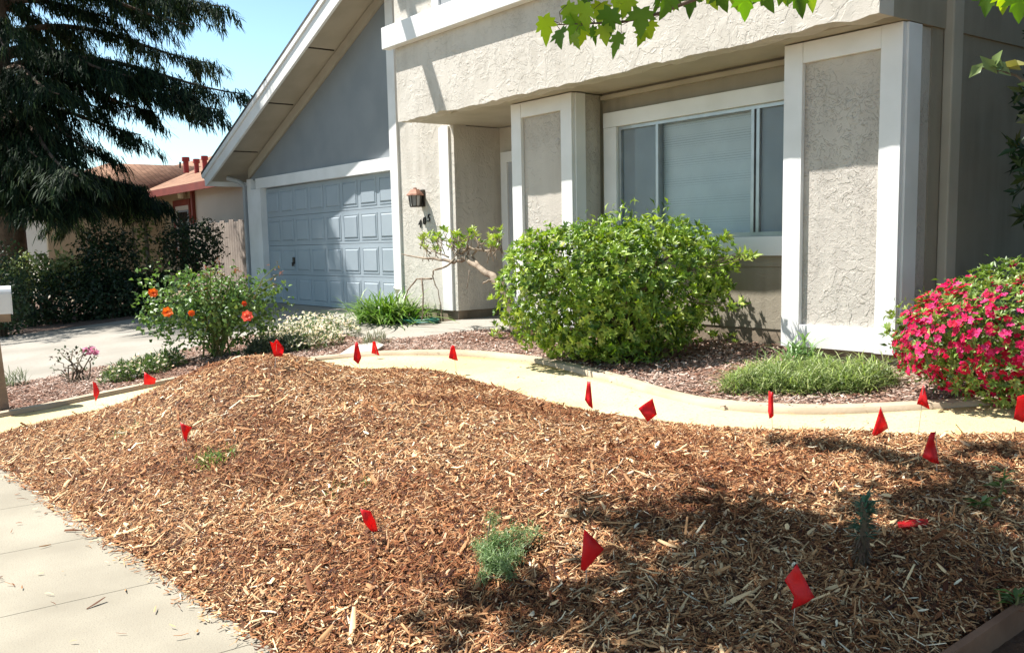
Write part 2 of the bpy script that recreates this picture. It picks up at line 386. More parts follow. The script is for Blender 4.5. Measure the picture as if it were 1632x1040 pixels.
# crushed granite path between two edgings
def ribbon(name, A, B, dz, m, thick=.06):
    n = len(A); za = gbase(A[:, 1])+dz; zb = gbase(B[:, 1])+dz
    k = 7; rows = []
    for t in np.linspace(0, 1, k):
        p = A*(1-t)+B*t; z = za*(1-t)+zb*t
        if k > 2: z = z + .006*np.sin(p[:, 0]*3+t*4) * (1 if m is M['path'] else 0)
        rows.append(np.c_[p, z])
    V = np.stack(rows, 1).reshape(-1, 3); i = np.arange(n-1)[:, None]*k
    F = np.concatenate([np.concatenate([i+j, i+j+1, i+k+j+1, i+k+j], 1) for j in range(k-1)], 0)
    lo = V.copy().reshape(n, k, 3); L0 = np.c_[A, za-thick]; L1 = np.c_[B, zb-thick]
    V2 = np.vstack([V, L0, L1]); o0 = n*k; o1 = o0+n; q = np.arange(n-1)[:, None]
    F = np.vstack([F, np.concatenate([q*k, (q+1)*k, o0+q+1, o0+q], 1), np.concatenate([q*k+k-1, o1+q, o1+q+1, (q+1)*k+k-1], 1)])
    return tag(arr_mesh(name, V2, F, m), kind='structure')
def offset(P, d):
    t = np.gradient(P, axis=0); t = unit(t); return P + np.stack([-t[:, 1], t[:, 0]], 1)*d
ribbon('garden_path', NE, FE, .004, M['path'])
ribbon('path_edging', offset(FE, -.01), offset(FE, .10), .045, M['edging'])
ribbon('path_edging', offset(NE, -.035), offset(NE, -.005), .028, M['edge_brown'])

# mulch bed surface
gx = np.arange(-9.3, -1.3, .035); gy = np.arange(.8, 6.8, .035); X, Y = np.meshgrid(gx, gy)
xf, yf = X.ravel(), Y.ravel(); ins = inpoly(BEDS, xf, yf)
z = np.where(ins, bed_z(xf, yf), gbase(yf)-.07) + rng.normal(0, .004, xf.size)
nx, ny = len(gx), len(gy); idx = np.arange(nx*ny).reshape(ny, nx)
F = np.stack([idx[:-1, :-1], idx[:-1, 1:], idx[1:, 1:], idx[1:, :-1]], -1).reshape(-1, 4)
tag(arr_mesh('mulch_bed', np.c_[xf, yf, z], F, M['soil'], smooth=True), kind='structure')

# shredded bark: uncountable slivers lying on the bed
def chips(name, n, sample, zf, pal, w, lmed, wmed, lift=.012, tilt=.38):
    x, y = sample(n); n = len(x)
    Ln = np.clip(lmed*np.exp(rng.normal(0, .5, n)), .012, .17); Wd = np.clip(wmed*np.exp(rng.normal(0, .4, n)), .003, .022)
    a = rng.uniform(0, 2*np.pi, n); e = .02
    zx = (zf(x+e, y)-zf(x-e, y))/(2*e); zy = (zf(x, y+e)-zf(x, y-e))/(2*e)
    D = np.stack([np.cos(a), np.sin(a), np.cos(a)*zx+np.sin(a)*zy+rng.normal(0, tilt, n)], 1); D = unit(D)
    N = unit(np.stack([-zx, -zy, np.ones(n)], 1)+rng.normal(0, .35, (n, 3)))
    S = unit(np.cross(D, N)); N = np.cross(S, D)
    P = np.stack([x, y, zf(x, y)+lift*rng.uniform(-.3, 1.6, n)], 1)
    C = pick(pal, n, w, .2)
    # damp reddish drifts and dry bleached drifts
    q = np.sin(1.7*x+.9*y+.8*np.sin(2.3*y))*np.sin(2.1*y-1.1*x+.7*np.sin(1.9*x))+.5*np.sin(5.3*x-3.1*y)*np.sin(4.7*y+2.2*x)
    damp = rng.uniform(0, 1, n) < np.clip(.28+.62*q, 0, .9)
    C[damp] = np.clip(C[damp]*[.58, .44, .37], .01, 1)
    L2 = (D*Ln[:, None])*.5; S2 = S*Wd[:, None]*.5; H = N*(Wd*.38)[:, None]; bend = N*(Ln*rng.normal(0, .07, n))[:, None]
    tw = rng.uniform(.35, 1.0, (n, 1))
    V = np.stack([P-L2-S2*tw-bend, P-L2*.94+H*.6-bend, P-L2+S2*tw-bend, P-S2*1.1, P+H, P+S2*1.1, P+L2-S2*(1.2-tw)-bend, P+L2*.95+H*.6-bend, P+L2+S2*(1.2-tw)-bend], 1).reshape(-1, 3)
    b = np.arange(n)[:, None]*9
    F = np.concatenate([b+[0, 1, 4, 3], b+[1, 2, 5, 4], b+[3, 4, 7, 6], b+[4, 5, 8, 7]], 0)
    return tag(arr_mesh(name, V, F, M['chip'], tint=np.repeat(C, 9, 0)), kind='stuff')
def sample_poly(P, bb, dens_near=None):
    def f(n):
        x = np.empty(0); y = np.empty(0)
        while len(x) < n:
            a = rng.uniform(bb[0], bb[1], n*2); c = rng.uniform(bb[2], bb[3], n*2)
            d = np.hypot(a, c); keep = inpoly(P, a, c)
            if dens_near: keep &= rng.uniform(0, 1, n*2) < np.clip((dens_near/d)**.9, .25, 1)
            x = np.r_[x, a[keep]]; y = np.r_[y, c[keep]]
        return x[:n], y[:n]
    return f
SPILL = np.array([(p[0], p[1]) for p in BEDS])
PALE = [(.70, .48, .265), (.50, .268, .122), (.34, .15, .06), (.195, .072, .031), (.085, .035, .018), (.78, .66, .48)]
def bedz_fast_factory():
    Z = np.where(ins, bed_z(xf, yf), gbase(yf)-.0).reshape(ny, nx)
    def f(x, y):
        u = np.clip((x-gx[0])/.035, 0, nx-1.001); v = np.clip((y-gy[0])/.035, 0, ny-1.001); i = u.astype(int); j = v.astype(int); a = u-i; c = v-j
        return Z[j, i]*(1-a)*(1-c)+Z[j, i+1]*a*(1-c)+Z[j+1, i]*(1-a)*c+Z[j+1, i+1]*a*c
    return f
bzf = bedz_fast_factory()
sp = sample_poly(BEDS, (-9, -1.5, 1.0, 5.9), 3.4)
chips('mulch_chips', 215000, sp, bzf, PALE, [.19, .22, .24, .20, .12, .03], .030, .0042, .016, .45)
chips('mulch_chips', 9500, sp, bzf, PALE, [.34, .28, .18, .10, .03, .07], .055, .0095, .020)
def spill(n):                       # crumbs that slid onto the sidewalk and the path edge
    k = n//2
    x = rng.uniform(-8.5, -2.0, k); y = walk_edge(x)+.01-np.abs(rng.normal(0, .045, k))*(rng.uniform(0, 1, k) > .3)-(rng.uniform(0, 1, k) > .96)*rng.uniform(0, .6, k)
    i = rng.integers(0, len(NE)-25, n-k); o = np.abs(rng.normal(0, .03, n-k))
    o = np.where(rng.uniform(0, 1, n-k) > .93, rng.uniform(0, .9, n-k), o); q = offset(NE, .0)[i]; t = unit(np.gradient(NE, axis=0))[i]; q = q+np.stack([-t[:, 1], t[:, 0]], 1)*o[:, None]
    return np.r_[x, q[:, 0]], np.r_[y, q[:, 1]]
chips('spilled_chips', 4200, spill, lambda x, y: gbase(y)+.008, PALE, [.25, .25, .25, .15, .05, .05], .03, .006, .006, .15)

# older bark in the two beds beyond the path
BARK = [(.44, .33, .27), (.34, .215, .16), (.24, .135, .095), (.14, .08, .06), (.55, .45, .38)]
BED_R = np.vstack([FE[75:], [(-1.5, 7.6), (-3.9, 7.3), (-5.05, 7.22), (-7.77, 7.22), (-8.8, 6.85), (-9.28, 6.73), (-9.55, 6.4), (-9.7, 5.98), (-9.98, 5.70)], [(-10.3, 5.62), (-10.9, 5.64), (-11.6, 5.80)], [(-10.9, 5.2), (-9.7, 5.2), (-9.3, 5.0)]])
BED_R = np.vstack([FE[::3][20:], [(-1.5, 7.6), (-3.9, 7.3), (-5.05, 7.22), (-7.77, 7.22), (-8.8, 6.85), (-9.28, 6.73), (-9.55, 6.4), (-9.7, 5.98), (-9.98, 5.70), (-10.3, 5.62), (-10.9, 5.64), (-11.6, 5.80), (-12.15, 5.93), (-12.4, 5.6), (-12.5, 4.6), (-11.5, 4.2), (-10.3, 4.2)]])
BED_L = np.vstack([FE[:52:3], [(-9.7, 4.35), (-10.3, 4.2), (-11.5, 4.2), (-12.5, 4.55), (-12.2, 3.95), (-11.84, 3.3), (-11.78, 2.4), (-11.62, .9)]])
flatz = lambda x, y: gbase(y)+.015+.012*np.sin(3.1*x+1)*np.sin(2.7*y)
for P, bb in ((BED_R, (-12.5, -1.5, 4.2, 7.7)), (BED_L, (-12.5, -9.6, .9, 5.1))):
    xs_, ys_ = np.meshgrid(np.arange(bb[0], bb[1], .06), np.arange(bb[2], bb[3], .06)); a, c = xs_.ravel(), ys_.ravel()
    i_ = inpoly(P, a, c); zz_ = np.where(i_, flatz(a, c), gbase(c)-.08); I = np.arange(a.size).reshape(xs_.shape)
    F = np.stack([I[:-1, :-1], I[:-1, 1:], I[1:, 1:], I[1:, :-1]], -1).reshape(-1, 4)
    tag(arr_mesh('bark_bed', np.c_[a, c, zz_], F, M['bark_soil'], smooth=True), kind='structure')
    chips('bark_chips', 34000 if P is BED_R else 15000, sample_poly(P, bb), flatz, BARK, [.3, .28, .22, .1, .1], .03, .011, .012, .25)

# timber edging at the right end of the mulch bed
b = MB()
b.poly([(-1.50, 1.45, -.05), (-1.47, 1.45, -.05), (-1.47, 1.45, .045), (-1.50, 1.45, .045)], [(-1.45, 6.0, .3), (-1.42, 6.0, .3), (-1.42, 6.0, .42), (-1.45, 6.0, .42)])
tag(b.build('edging_board', mat('brown_board', (.26, .14, .085), .85, (.17, .085, .05), 5, .5, 30, .006)), 'weathered timber edging board in the lower right corner beside the mulch', 'edging board')

# ================================================================== THE HOUSE
house = thing('house', 'two storey stucco house with white trim and blue grey garage door', 'house', (-10, 7.23, .5))
H = house
def prt(name, mb, m, parent=None, **k): return mb.build(name, M[m], parent or H, **k)
GY = 7.23
# garage gable
prt('gable_siding', MB().prism([(-17.75, 2.83), (-12.06, 2.83), (-12.06, 5.20), (-17.75, 2.86)], GY+.03, GY+.2), 'grey_siding')
prt('garage_side_wall', MB().box(-17.85, -17.7, GY+.06, 13, .45, 2.85), 'grey_siding')
prt('garage_header', MB().prism([(-17.36, 2.655), (-12.30, 2.635), (-12.30, 2.825), (-17.36, 2.845)], GY-.03, GY+.10), 'white')
prt('door_jamb', MB().box(-17.82, -17.62, GY-.015, GY+.09, .45, 2.86).box(-17.60, -17.16, GY-.03, GY+.10, .48, 2.652), 'white')
prt('door_jamb', MB().box(-12.298, -12.085, GY-.035, GY+.10, .48, 5.35), 'white')
# sectional door: 4 rows by 8 raised panels
dx0, dx1, dz0, dz1 = -17.16, -12.30, .505, 2.64
db = MB(); DY = GY+.09; rows = 4; cols = 8; rh = (dz1-dz0)/rows; cw = (dx1-dx0)/cols
for r in range(rows): db.box(dx0, dx1, DY, DY+.04, dz0+r*rh+.003, dz0+(r+1)*rh-.003, .003)
gd = prt('garage_door', db, 'door_blue')
pb = MB()
for r in range(rows):
    for c in range(cols):
        x0, x1, z0, z1 = dx0+c*cw+.075, dx0+(c+1)*cw-.075, dz0+r*rh+.085, dz0+(r+1)*rh-.085
        A = [(x0, DY-.001, z0), (x1, DY-.001, z0), (x1, DY-.001, z1), (x0, DY-.001, z1)]
        # recessed groove ring then a raised field
        g = .022
        B = [(x0+g, DY-.016, z0+g), (x1-g, DY-.016, z0+g), (x1-g, DY-.016, z1-g), (x0+g, DY-.016, z1-g)]
        pb.poly(A, B)
        for (a0, a1, b0, b1) in ((x0-.028, x1+.028, z0-.028, z0-.006), (x0-.028, x1+.028, z1+.006, z1+.028), (x0-.028, x0-.006, z0-.006, z1+.006), (x1+.006, x1+.028, z0-.006, z1+.006)):
            pb.box(a0, a1, DY-.007, DY-.0005, b0, b1)
pb.build('raised_panels', M['door_blue'], gd)
MB().box(-16.06, -16.00, DY-.035, DY, 1.24, 1.36, .006).box(-16.045, -16.015, DY-.06, DY-.03, 1.20, 1.27, .004).build('handle', M['metal_dark'], gd)
prt('downspout', MB().box(-18.03, -17.93, GY-.03, GY+.06, .45, 2.75, .01).tube([(-17.98, GY, 2.75), (-18.0, GY-.1, 2.83), (-18.1, GY-.3, 2.9)], .045, 8), 'grey_trim')
# roof over the garage: slab, rake fascia, soffit, frieze
def rz(x): return 2.93+.40*(x+18.15)
prt('garage_roof', MB().prism([(-18.45, rz(-18.45)+.16), (-10.78, rz(-10.78)+.16), (-10.78, rz(-10.78)+.22), (-18.47, rz(-18.47)+.22)], 6.56, 13.5), 'shingle')
prt('rake_soffit', MB().prism([(-18.40, rz(-18.40)+.02), (-10.78, rz(-10.78)+.02), (-10.78, rz(-10.78)+.155), (-18.40, rz(-18.40)+.155)], 6.62, 13.4), 'soffit')
fa = MB().prism([(-18.24, 2.765), (-10.80, 2.765+.39*7.44), (-10.80, 2.765+.39*7.44+.27), (-18.36, 2.895)], 6.575, 6.618)
fa.prism([(-18.36, 2.90), (-10.80, 2.765+.39*7.44+.275), (-10.80, 2.765+.39*7.44+.345), (-18.42, 2.965)], 6.545, 6.60)
prt('rake_fascia', fa, 'white')
prt('eave_fascia', MB().box(-18.44, -18.40, 6.62, 13.4, 2.76, 2.93), 'white')
prt('frieze_board', MB().prism([(-17.75, 2.875), (-12.3, 5.11), (-12.3, 5.27), (-17.75, 3.06)], GY-.005, GY+.05), 'soffit')
for xx in (-17.2, -15.55, -13.95, -12.5): prt('soffit_joint', MB().box(xx-.012, xx+.012, 6.64, GY-.02, rz(xx)+.006, rz(xx)+.03), 'metal_dark')
# lamp wall and entry recess
prt('entry_wall', MB().box(-12.083, -10.66, GY, GY+.2, .62, 6.2).box(-10.86, -10.66, GY+.2, 8.0, .62, 3.10), 'stucco')
prt('corner_board', MB().box(-10.985, -10.755, GY-.03, GY-.001, .62, 3.10), 'white')
for fx in ((-12.06, -10.69, GY+.02, GY+.18, .35, .618), (-10.87, -10.69, GY+.182, 7.95, .35, .618), (-7.75, -3.99, GY+.03, GY+.3, .35, .666), (-8.80, -7.80, 6.86, GY, .35, .58), (-5.02, -3.99, 6.86, GY, .35, .58)): prt('foundation', MB().box(*fx), 'concrete_dark')
prt('porch_back_wall', MB().box(-10.66, -7.77, 8.0, 8.15, .5, 3.10), 'stucco')
fd = prt('front_door', MB().box(-10.42, -9.50, 7.955, 8.0, .56, 2.62, .004), 'grey_trim')
MB().box(-10.56, -10.42, 7.93, 8.0, .56, 2.76).box(-9.50, -9.36, 7.93, 8.0, .56, 2.76).box(-10.42, -9.50, 7.93, 8.0, 2.62, 2.76).build('door_frame', M['white'], fd)
MB().tube([(-9.6, 7.95, 1.5), (-9.6, 7.89, 1.5)], [.012, .03], 10).build('door_knob', M['metal_dark'], fd)
prt('porch_side_wall', MB().box(-8.83, -7.79, 7.02, 8.0, .58, 3.10), 'stucco_smooth_shaded')
# overhanging upper storey
ub = MB()
prof = []; wob = 0.0
for k, xx in enumerate(np.linspace(-10.75, -3.962, 90)):
    wob = .45*wob+float(rng.normal(0, .0065))
    prof.append((xx, 3.106+wob*(0 if k in (0, 89) else 1)))
ub.prism(prof+[(-3.962, 6.45), (-10.75, 6.45)], 6.43, 6.62)
up = prt('upper_wall', ub, 'stucco')
prt('upper_side_wall', MB().box(-3.962-.2, -3.962, 6.62, 14, 3.106, 6.45).box(-4.16, -3.985, 7.21, 14, .4, 3.106), 'stucco_smooth_shaded')
prt('upper_side_wall', MB().box(-10.75, -10.6, 6.62, 12, 3.2, 6.4), 'stucco_smooth_shaded')
prt('overhang_soffit', MB().box(-10.74, -4.165, 6.625, 8.0, 3.112, 3.2), 'soffit')
prt('band_board', MB().box(-10.89, -3.90, 6.31, 6.428, 4.02, 4.29, .006), 'white')
uw = prt('upper_window', MB().box(-9.80, -9.66, 6.38, 6.428, 4.30, 5.70).box(-7.5, -7.36, 6.38, 6.428, 4.30, 5.70).box(-9.66, -7.5, 6.38, 6.428, 5.58, 5.70), 'white')
MB().box(-9.66, -7.5, 6.405, 6.427, 4.30, 5.58).build('pane', M['screen'], uw)
# main roof above, with its exposed ridge beam
prt('upper_roof', MB().poly([(-11.5, 5.68, 6.36), (-3.2, 5.68, 6.36), (-3.2, 5.68, 6.52), (-11.5, 5.68, 6.52)], [(-11.5, 12, 8.3), (-3.2, 12, 8.3), (-3.2, 12, 8.5), (-11.5, 12, 8.5)]), 'soffit')
prt('roof_beam', MB().box(-11.28, -11.13, 5.12, 6.5, 6.16, 6.34), 'white')
# two framed pillars
def pillar(x0, x1, sidew):
    px = prt('pillar', MB().box(x0+.01, x1-.012, 6.84, GY-.01, .58, 3.10), 'stucco_panel')
    t = MB()
    t.box(x0, x0+.18, 6.795, 6.839, .58, 3.10, .003).box(x1-.18, x1, 6.795, 6.839, .58, 3.10, .003)
    t.box(x0+.182, x1-.182, 6.798, 6.839, 2.935, 3.10, .003).box(x0+.182, x1-.182, 6.798, 6.839, .585, .775, .003)
    t.box(x1-.011, x1+.02, 6.841, 6.84+sidew, .58, 3.10, .003)
    t.build('pillar_trim', M['white'], px)
pillar(-8.83, -7.77, .14); pillar(-5.05, -3.985, .19)
# window bay between the pillars
WY = 7.25
prt('window_wall', MB().box(-7.77, -5.05, WY, WY+.15, .668, 1.36).box(-7.77, -5.05, WY, WY+.15, 2.88, 3.112).box(-7.77, -7.60, WY, WY+.15, 1.36, 2.88).box(-5.15, -5.05, WY, WY+.15, 1.36, 2.88), 'stucco_smooth_shaded')
prt('cornice_strip', MB().box(-7.75, -5.05, WY-.05, WY-.001, 3.04, 3.085), 'soffit')
prt('apron_board', MB().box(-7.75, -5.05, WY-.012, WY-.001, 1.25, 1.348), 'stucco_smooth_shaded')
win = prt('window', MB().box(-7.71, -7.515, WY-.045, WY+.02, 1.53, 2.735, .004).box(-7.71, -5.05, WY-.05, WY+.02, 2.737, 2.895, .004).box(-7.71, -5.05, WY-.06, WY+.02, 1.35, 1.528, .004), 'white')
f = MB()
f.box(-7.513, -7.475, WY-.01, WY+.05, 1.53, 2.735).box(-7.475, -5.06, WY-.01, WY+.05, 2.70, 2.735).box(-7.475, -5.06, WY-.01, WY+.05, 1.53, 1.57)
f.box(-6.955, -6.92, WY-.018, WY+.052, 1.571, 2.699).box(-5.735, -5.70, WY-.018, WY+.052, 1.571, 2.699).box(-5.685, -5.65, WY-.005, WY+.056, 1.571, 2.699)
f.build('window_frame', M['alu'], win)
for x0, x1 in ((-7.474, -6.956), (-6.919, -5.736), (-5.649, -5.06)):
    MB().box(x0, x1, WY+.018, WY+.022, 1.571, 2.699).build('pane', M['glass'], win)
for x0, x1 in ((-7.474, -6.956), (-5.649, -5.06)):
    MB().box(x0, x1, WY+.026, WY+.03, 1.571, 2.699).build('fly_screen', M['screen'], win)
bl = MB(); zb_ = 1.57
while zb_ < 2.70:
    y0 = WY+.085+.004*math.sin(zb_*9)
    bl.poly([(-7.47, y0-.006, zb_), (-5.06, y0-.006, zb_+.001), (-5.06, y0-.0055, zb_+.002), (-7.47, y0-.0055, zb_+.001)], [(-7.47, y0+.000, zb_+.0215), (-5.06, y0+.000, zb_+.0225), (-5.06, y0+.0005, zb_+.0235), (-7.47, y0+.0005, zb_+.0225)])
    zb_ += .0225+.0012*math.sin(zb_*31)
bl.build('blind', M['blind'], win)
prt('room_back', MB().box(-7.6, -5.05, WY+.152, WY+.19, 1.3, 2.9), 'dim_room')
prt('downspout', MB().box(-3.982, -3.90, 7.37, 7.53, .45, 6.3, .012), 'soffit')
# house number 405, stepping up to the right
for ch, xx, zz0 in (('4', -11.60, 1.775), ('0', -11.48, 1.81), ('5', -11.365, 1.845)):
    cu = bpy.data.curves.new('house_number', 'FONT'); cu.body = ch; cu.size = .155; cu.extrude = .008; cu.shear = .12
    to = bpy.data.objects.new('tmp', cu); COL.objects.link(to); bpy.context.view_layer.update()
    me = bpy.data.meshes.new_from_object(to.evaluated_get(bpy.context.evaluated_depsgraph_get())); bpy.data.objects.remove(to)
    me.transform(Matrix.Translation((xx, GY-.012, zz0)) @ Matrix.Rotation(R_(90), 4, 'X')); me.materials.clear(); me.materials.append(M['black'])
    o = bpy.data.objects.new('house_number', me); COL.objects.link(o); o.parent = H; o.matrix_parent_inverse = Matrix.Translation(-H.location)
# wall lantern
LX, LY = -11.47, GY-.13
lan = thing('wall_lantern', 'wall lantern with copper roof on the stucco wall above the house number', 'lantern', (LX, GY, 2.1))
cap = MB()
def ring(z, r, k=8): return [(LX+r*math.cos(2*math.pi*i/k+.39), LY+r*math.sin(2*math.pi*i/k+.39), z) for i in range(k)]
cap.poly(ring(2.215, .128), ring(2.235, .120)); cap.poly(ring(2.236, .112), ring(2.30, .062)); cap.poly(ring(2.301, .03), ring(2.325, .022))
cap.build('lantern_cap', M['copper'], lan)
lg = MB(); lg.poly(ring(2.07, .072), ring(2.214, .088)); lg.build('lantern_glass', M['lamp_glass'], lan)
lf = MB()
for (p, q) in zip(ring(2.065, .076), ring(2.215, .093)): lf.tube([p, q], .007, 5)
lf.poly(ring(2.055, .078), ring(2.069, .080)); lf.box(LX-.055, LX+.055, GY-.02, GY-.001, 2.06, 2.30, .004).box(LX-.015, LX+.015, LY+.06, GY-.02, 2.20, 2.23)
lf.build('lantern_frame', M['metal_dark'], lan)

# ================================================================== NEIGHBOUR
nb = thing('neighbour_house', 'low neighbouring house with a pinkish brown shingle roof beyond the driveway', 'house', (-28, 9, .5))
def np_(name, mb, m, parent=None): return mb.build(name, M[m], parent or nb)
np_('wall', MB().box(-28.7, -25.0, 9.0, 9.2, .3, 3.2), 'nb_wall')
np_('wall', MB().box(-25.0, -18.9, 8.7, 8.9, .3, 3.25), 'nb_pale')
np_('garage_wing_wall', MB().box(-38, -28.9, 5.8, 6.0, .2, 3.2), 'nb_pale')
np_('garage_wing_wall', MB().box(-28.9, -28.7, 5.8, 9.2, .2, 3.2), 'nb_wall')
np_('roof', MB().poly([(-44, 8.3, 3.12), (-17.6, 8.3, 3.12), (-17.6, 8.3, 3.22), (-44, 8.3, 3.22)], [(-42, 13.6, 5.1), (-19, 13.6, 5.1), (-19, 13.6, 5.2), (-42, 13.6, 5.2)]), 'nb_roof')
np_('roof', MB().poly([(-44, 18.5, 3.12), (-17.6, 18.5, 3.12), (-17.6, 18.5, 3.22), (-44, 18.5, 3.22)], [(-42, 13.62, 5.1), (-19, 13.62, 5.1), (-19, 13.62, 5.2), (-42, 13.62, 5.2)]), 'nb_roof')
wv = [(-42, 5.2, 3.15), (-28.2, 5.2, 3.15), (-31.2, 8.2, 4.28), (-39, 8.2, 4.28), (-28.2, 8.3, 3.17), (-31.2, 11.2, 4.28), (-42, 11.2, 3.2), (-39, 11.2, 4.28)]
wo = arr_mesh('roof', wv, [(0, 1, 2, 3), (1, 4, 5, 2), (0, 3, 7, 6), (3, 2, 5, 7)], M['nb_roof'], nb); wm = wo.modifiers.new('thickness', 'SOLIDIFY'); wm.thickness = .08; wm.offset = -1
np_('fascia', MB().box(-28.4, -17.6, 8.24, 8.30, 3.02, 3.21).box(-28.22, -28.18, 5.2, 8.24, 3.0, 3.2).box(-39, -28.2, 5.15, 5.2, 3.0, 3.2), 'nb_red')
np_('soffit', MB().box(-28.18, -17.7, 8.31, 8.7, 3.10, 3.118), 'nb_wall')
w_ = np_('window', MB().box(-27.62, -27.46, 8.94, 8.999, 1.3, 2.95).box(-26.32, -26.22, 8.94, 8.999, 1.3, 2.95).box(-27.46, -26.32, 8.94, 8.999, 2.78, 2.95), 'nb_red')
MB().box(-27.46, -26.32, 8.97, 8.998, 1.3, 2.78).build('pane', M['screen'], w_)
MB().box(-27.46, -27.34, 8.95, 8.97, 1.3, 2.78).box(-27.34, -26.32, 8.95, 8.97, 2.66, 2.78).build('window_frame', M['nb_pale'], w_)
gb = MB()
for k in range(6): gb.box(-27.1+k*.13, -27.07+k*.13, 8.90, 8.935, 1.3, 2.6)
gb.build('security_bars', M['metal_dark'], w_)
np_('downspout', MB().box(-25.12, -25.0, 8.6, 8.69, .4, 3.1), 'nb_red')
for (px, pyt, pyb, dd, rr) in ((296, 255, 266, 30.5, .10), (313, 258, 272, 29.8, .085), (326, 253, 268, 30.2, .09)):
    p0, p1 = at_dist(px+1, pyb+3, dd), at_dist(px, pyt+2, dd); p0[0], p0[1] = p1[0], p1[1]; p0[2] -= .12; top = p1.copy(); top[2] += .12
    np_('roof_vent', MB().tube([p0, p1], rr*.82, 10).tube([p1, top], [rr*1.2, rr*1.15], 10), 'nb_vent')
MB().tube([at_dist(287, 268, 30), at_dist(287, 258, 30)], .03).build('roof_pipe', M['metal_dark'], nb)
nl = MB(); q = on_y(289, 316, 8.85); nl.tube([q, q+[0, 0, .22]], [.09, .11], 10); nl.build('porch_light', mat('milk_glass', (.8, .74, .6), .4), nb)
# board fence between the houses
fen = thing('board_fence', 'weathered grey board fence between the two houses', 'fence', (-20.5, 8.2, .5))
fb = MB(); k = 0; x = -24.2
while x < -17.86:
    fb.box(x, x+.138, 8.2, 8.222, .45, 2.18+.03*math.sin(k*1.7)+.015*math.sin(k*5.1), .004); x += .145; k += 1
fb.build('fence_boards', M['fence_wood'], fen)
MB().box(-24.2, -17.86, 8.225, 8.27, .9, 1.0).box(-24.2, -17.86, 8.225, 8.27, 1.8, 1.9).build('fence_rail', M['fence_wood'], fen)

# ================================================================== PLANTS: builders
VR = np.array([AF[1], -AF[0], 0]); VR = VR/np.linalg.norm(VR)      # a horizontal axis square to the main sight line, used to orient shrubs
def frame_at(c):
    d = np.array([c[0], c[1], 0]); d = d/np.linalg.norm(d); return np.array([d[1], -d[0], 0]), d
def shrub_points(n, c, rad, ex=2.6, taper=0, lump=.16, nl=26, shell=.35, skew=0, seed=1, zcut=-1, slope=0):
    """points spread through the outer shell of a lumpy superellipsoid; also outward normals"""
    g = np.random.default_rng(seed); L, Dp = frame_at(c)
    u = g.normal(size=(n*3, 3)); u = u/np.linalg.norm(u, axis=1, keepdims=True)
    u = u[u[:, 2] > zcut][:n]; n = len(u)
    s = (np.abs(u)**ex).sum(1)**(-1/ex)
    lobes = g.normal(size=(nl, 3)); lobes /= np.linalg.norm(lobes, axis=1, keepdims=True); amp = g.uniform(-1, 1, nl)
    k = (np.exp(-((1-u@lobes.T)/.05)**1)*amp).sum(1)
    r = s*(1+lump*k)*(1-shell*g.uniform(0, 1, n)**1.6)
    q = u*r[:, None]
    wz = 1+taper*np.clip(-q[:, 2], -1, 1)
    P = c + np.outer(q[:, 0]*rad[0]*wz+skew*(-q[:, 2]), L) + np.outer(q[:, 1]*rad[1]*wz, Dp) + np.outer(q[:, 2]*rad[2]+slope*q[:, 0]*rad[0]*(q[:, 2] > -.3), [0, 0, 1])
    N = np.outer(u[:, 0]/rad[0], L)+np.outer(u[:, 1]/rad[1], Dp)+np.outer(u[:, 2]/rad[2], [0, 0, 1])
    return P, unit(N)
def rosettes(P, N, k, Ln, Wd, pal, up=.45, spread=.75, w=None, jit=.16, axis_j=.35):
    """k leaves whorled round each shoot tip"""
    n = len(P); A = unit(N+np.array([0, 0, up])+rng.normal(0, axis_j, (n, 3)))
    T = unit(np.cross(A, randdir(n))); B = np.cross(A, T)
    base = pick(pal, n, w, jit); out = []
    for i in range(k):
        a = 2*np.pi*i/k+rng.uniform(-.4, .4, n); e = spread*rng.uniform(.55, 1.2, n)
        D = A*np.cos(e)[:, None]+(T*np.cos(a)[:, None]+B*np.sin(a)[:, None])*np.sin(e)[:, None]
        Nn = A*np.sin(e)[:, None]-(T*np.cos(a)[:, None]+B*np.sin(a)[:, None])*np.cos(e)[:, None]
        Nn = unit(Nn+rng.normal(0, .2, (n, 3))); sc = rng.uniform(.7, 1.2, n)
        out.append(leaves(P+A*(rng.uniform(-.03, .01, n)*6*Ln)[:, None]*.5, D, Nn, Ln*sc, Wd*sc, np.clip(base*(1+rng.normal(0, .1, (n, 1))), .003, .9)))
    return join(out)
def scatter_leaves(P, N, Ln, Wd, pal, w=None, jit=.2, out=.5):
    n = len(P); D = unit(N*out+randdir(n)*.9); Nn = unit(N+np.array([0, 0, .5])+randdir(n)*.6)
    sc = rng.uniform(.6, 1.25, n)
    return leaves(P, D, Nn, Ln*sc, Wd*sc, pick(pal, n, w, jit))
def stems_mb(c, base, tips, r0=.02, r1=.006, seg=5, jit=.06):
    b = MB()
    for t in tips:
        p0 = np.array(base)+np.append(rng.normal(0, .05, 2), 0); p1 = np.array(t); pts = []
        for s in np.linspace(0, 1, 6): pts.append(p0*(1-s)+p1*s+np.array([0, 0, .12*math.sin(s*3.1)])*np.linalg.norm(p1-p0)+(rng.normal(0, jit, 3)*math.sin(s*math.pi)))
        b.tube(pts, list(np.linspace(r0, r1, 6)), seg)
    return b

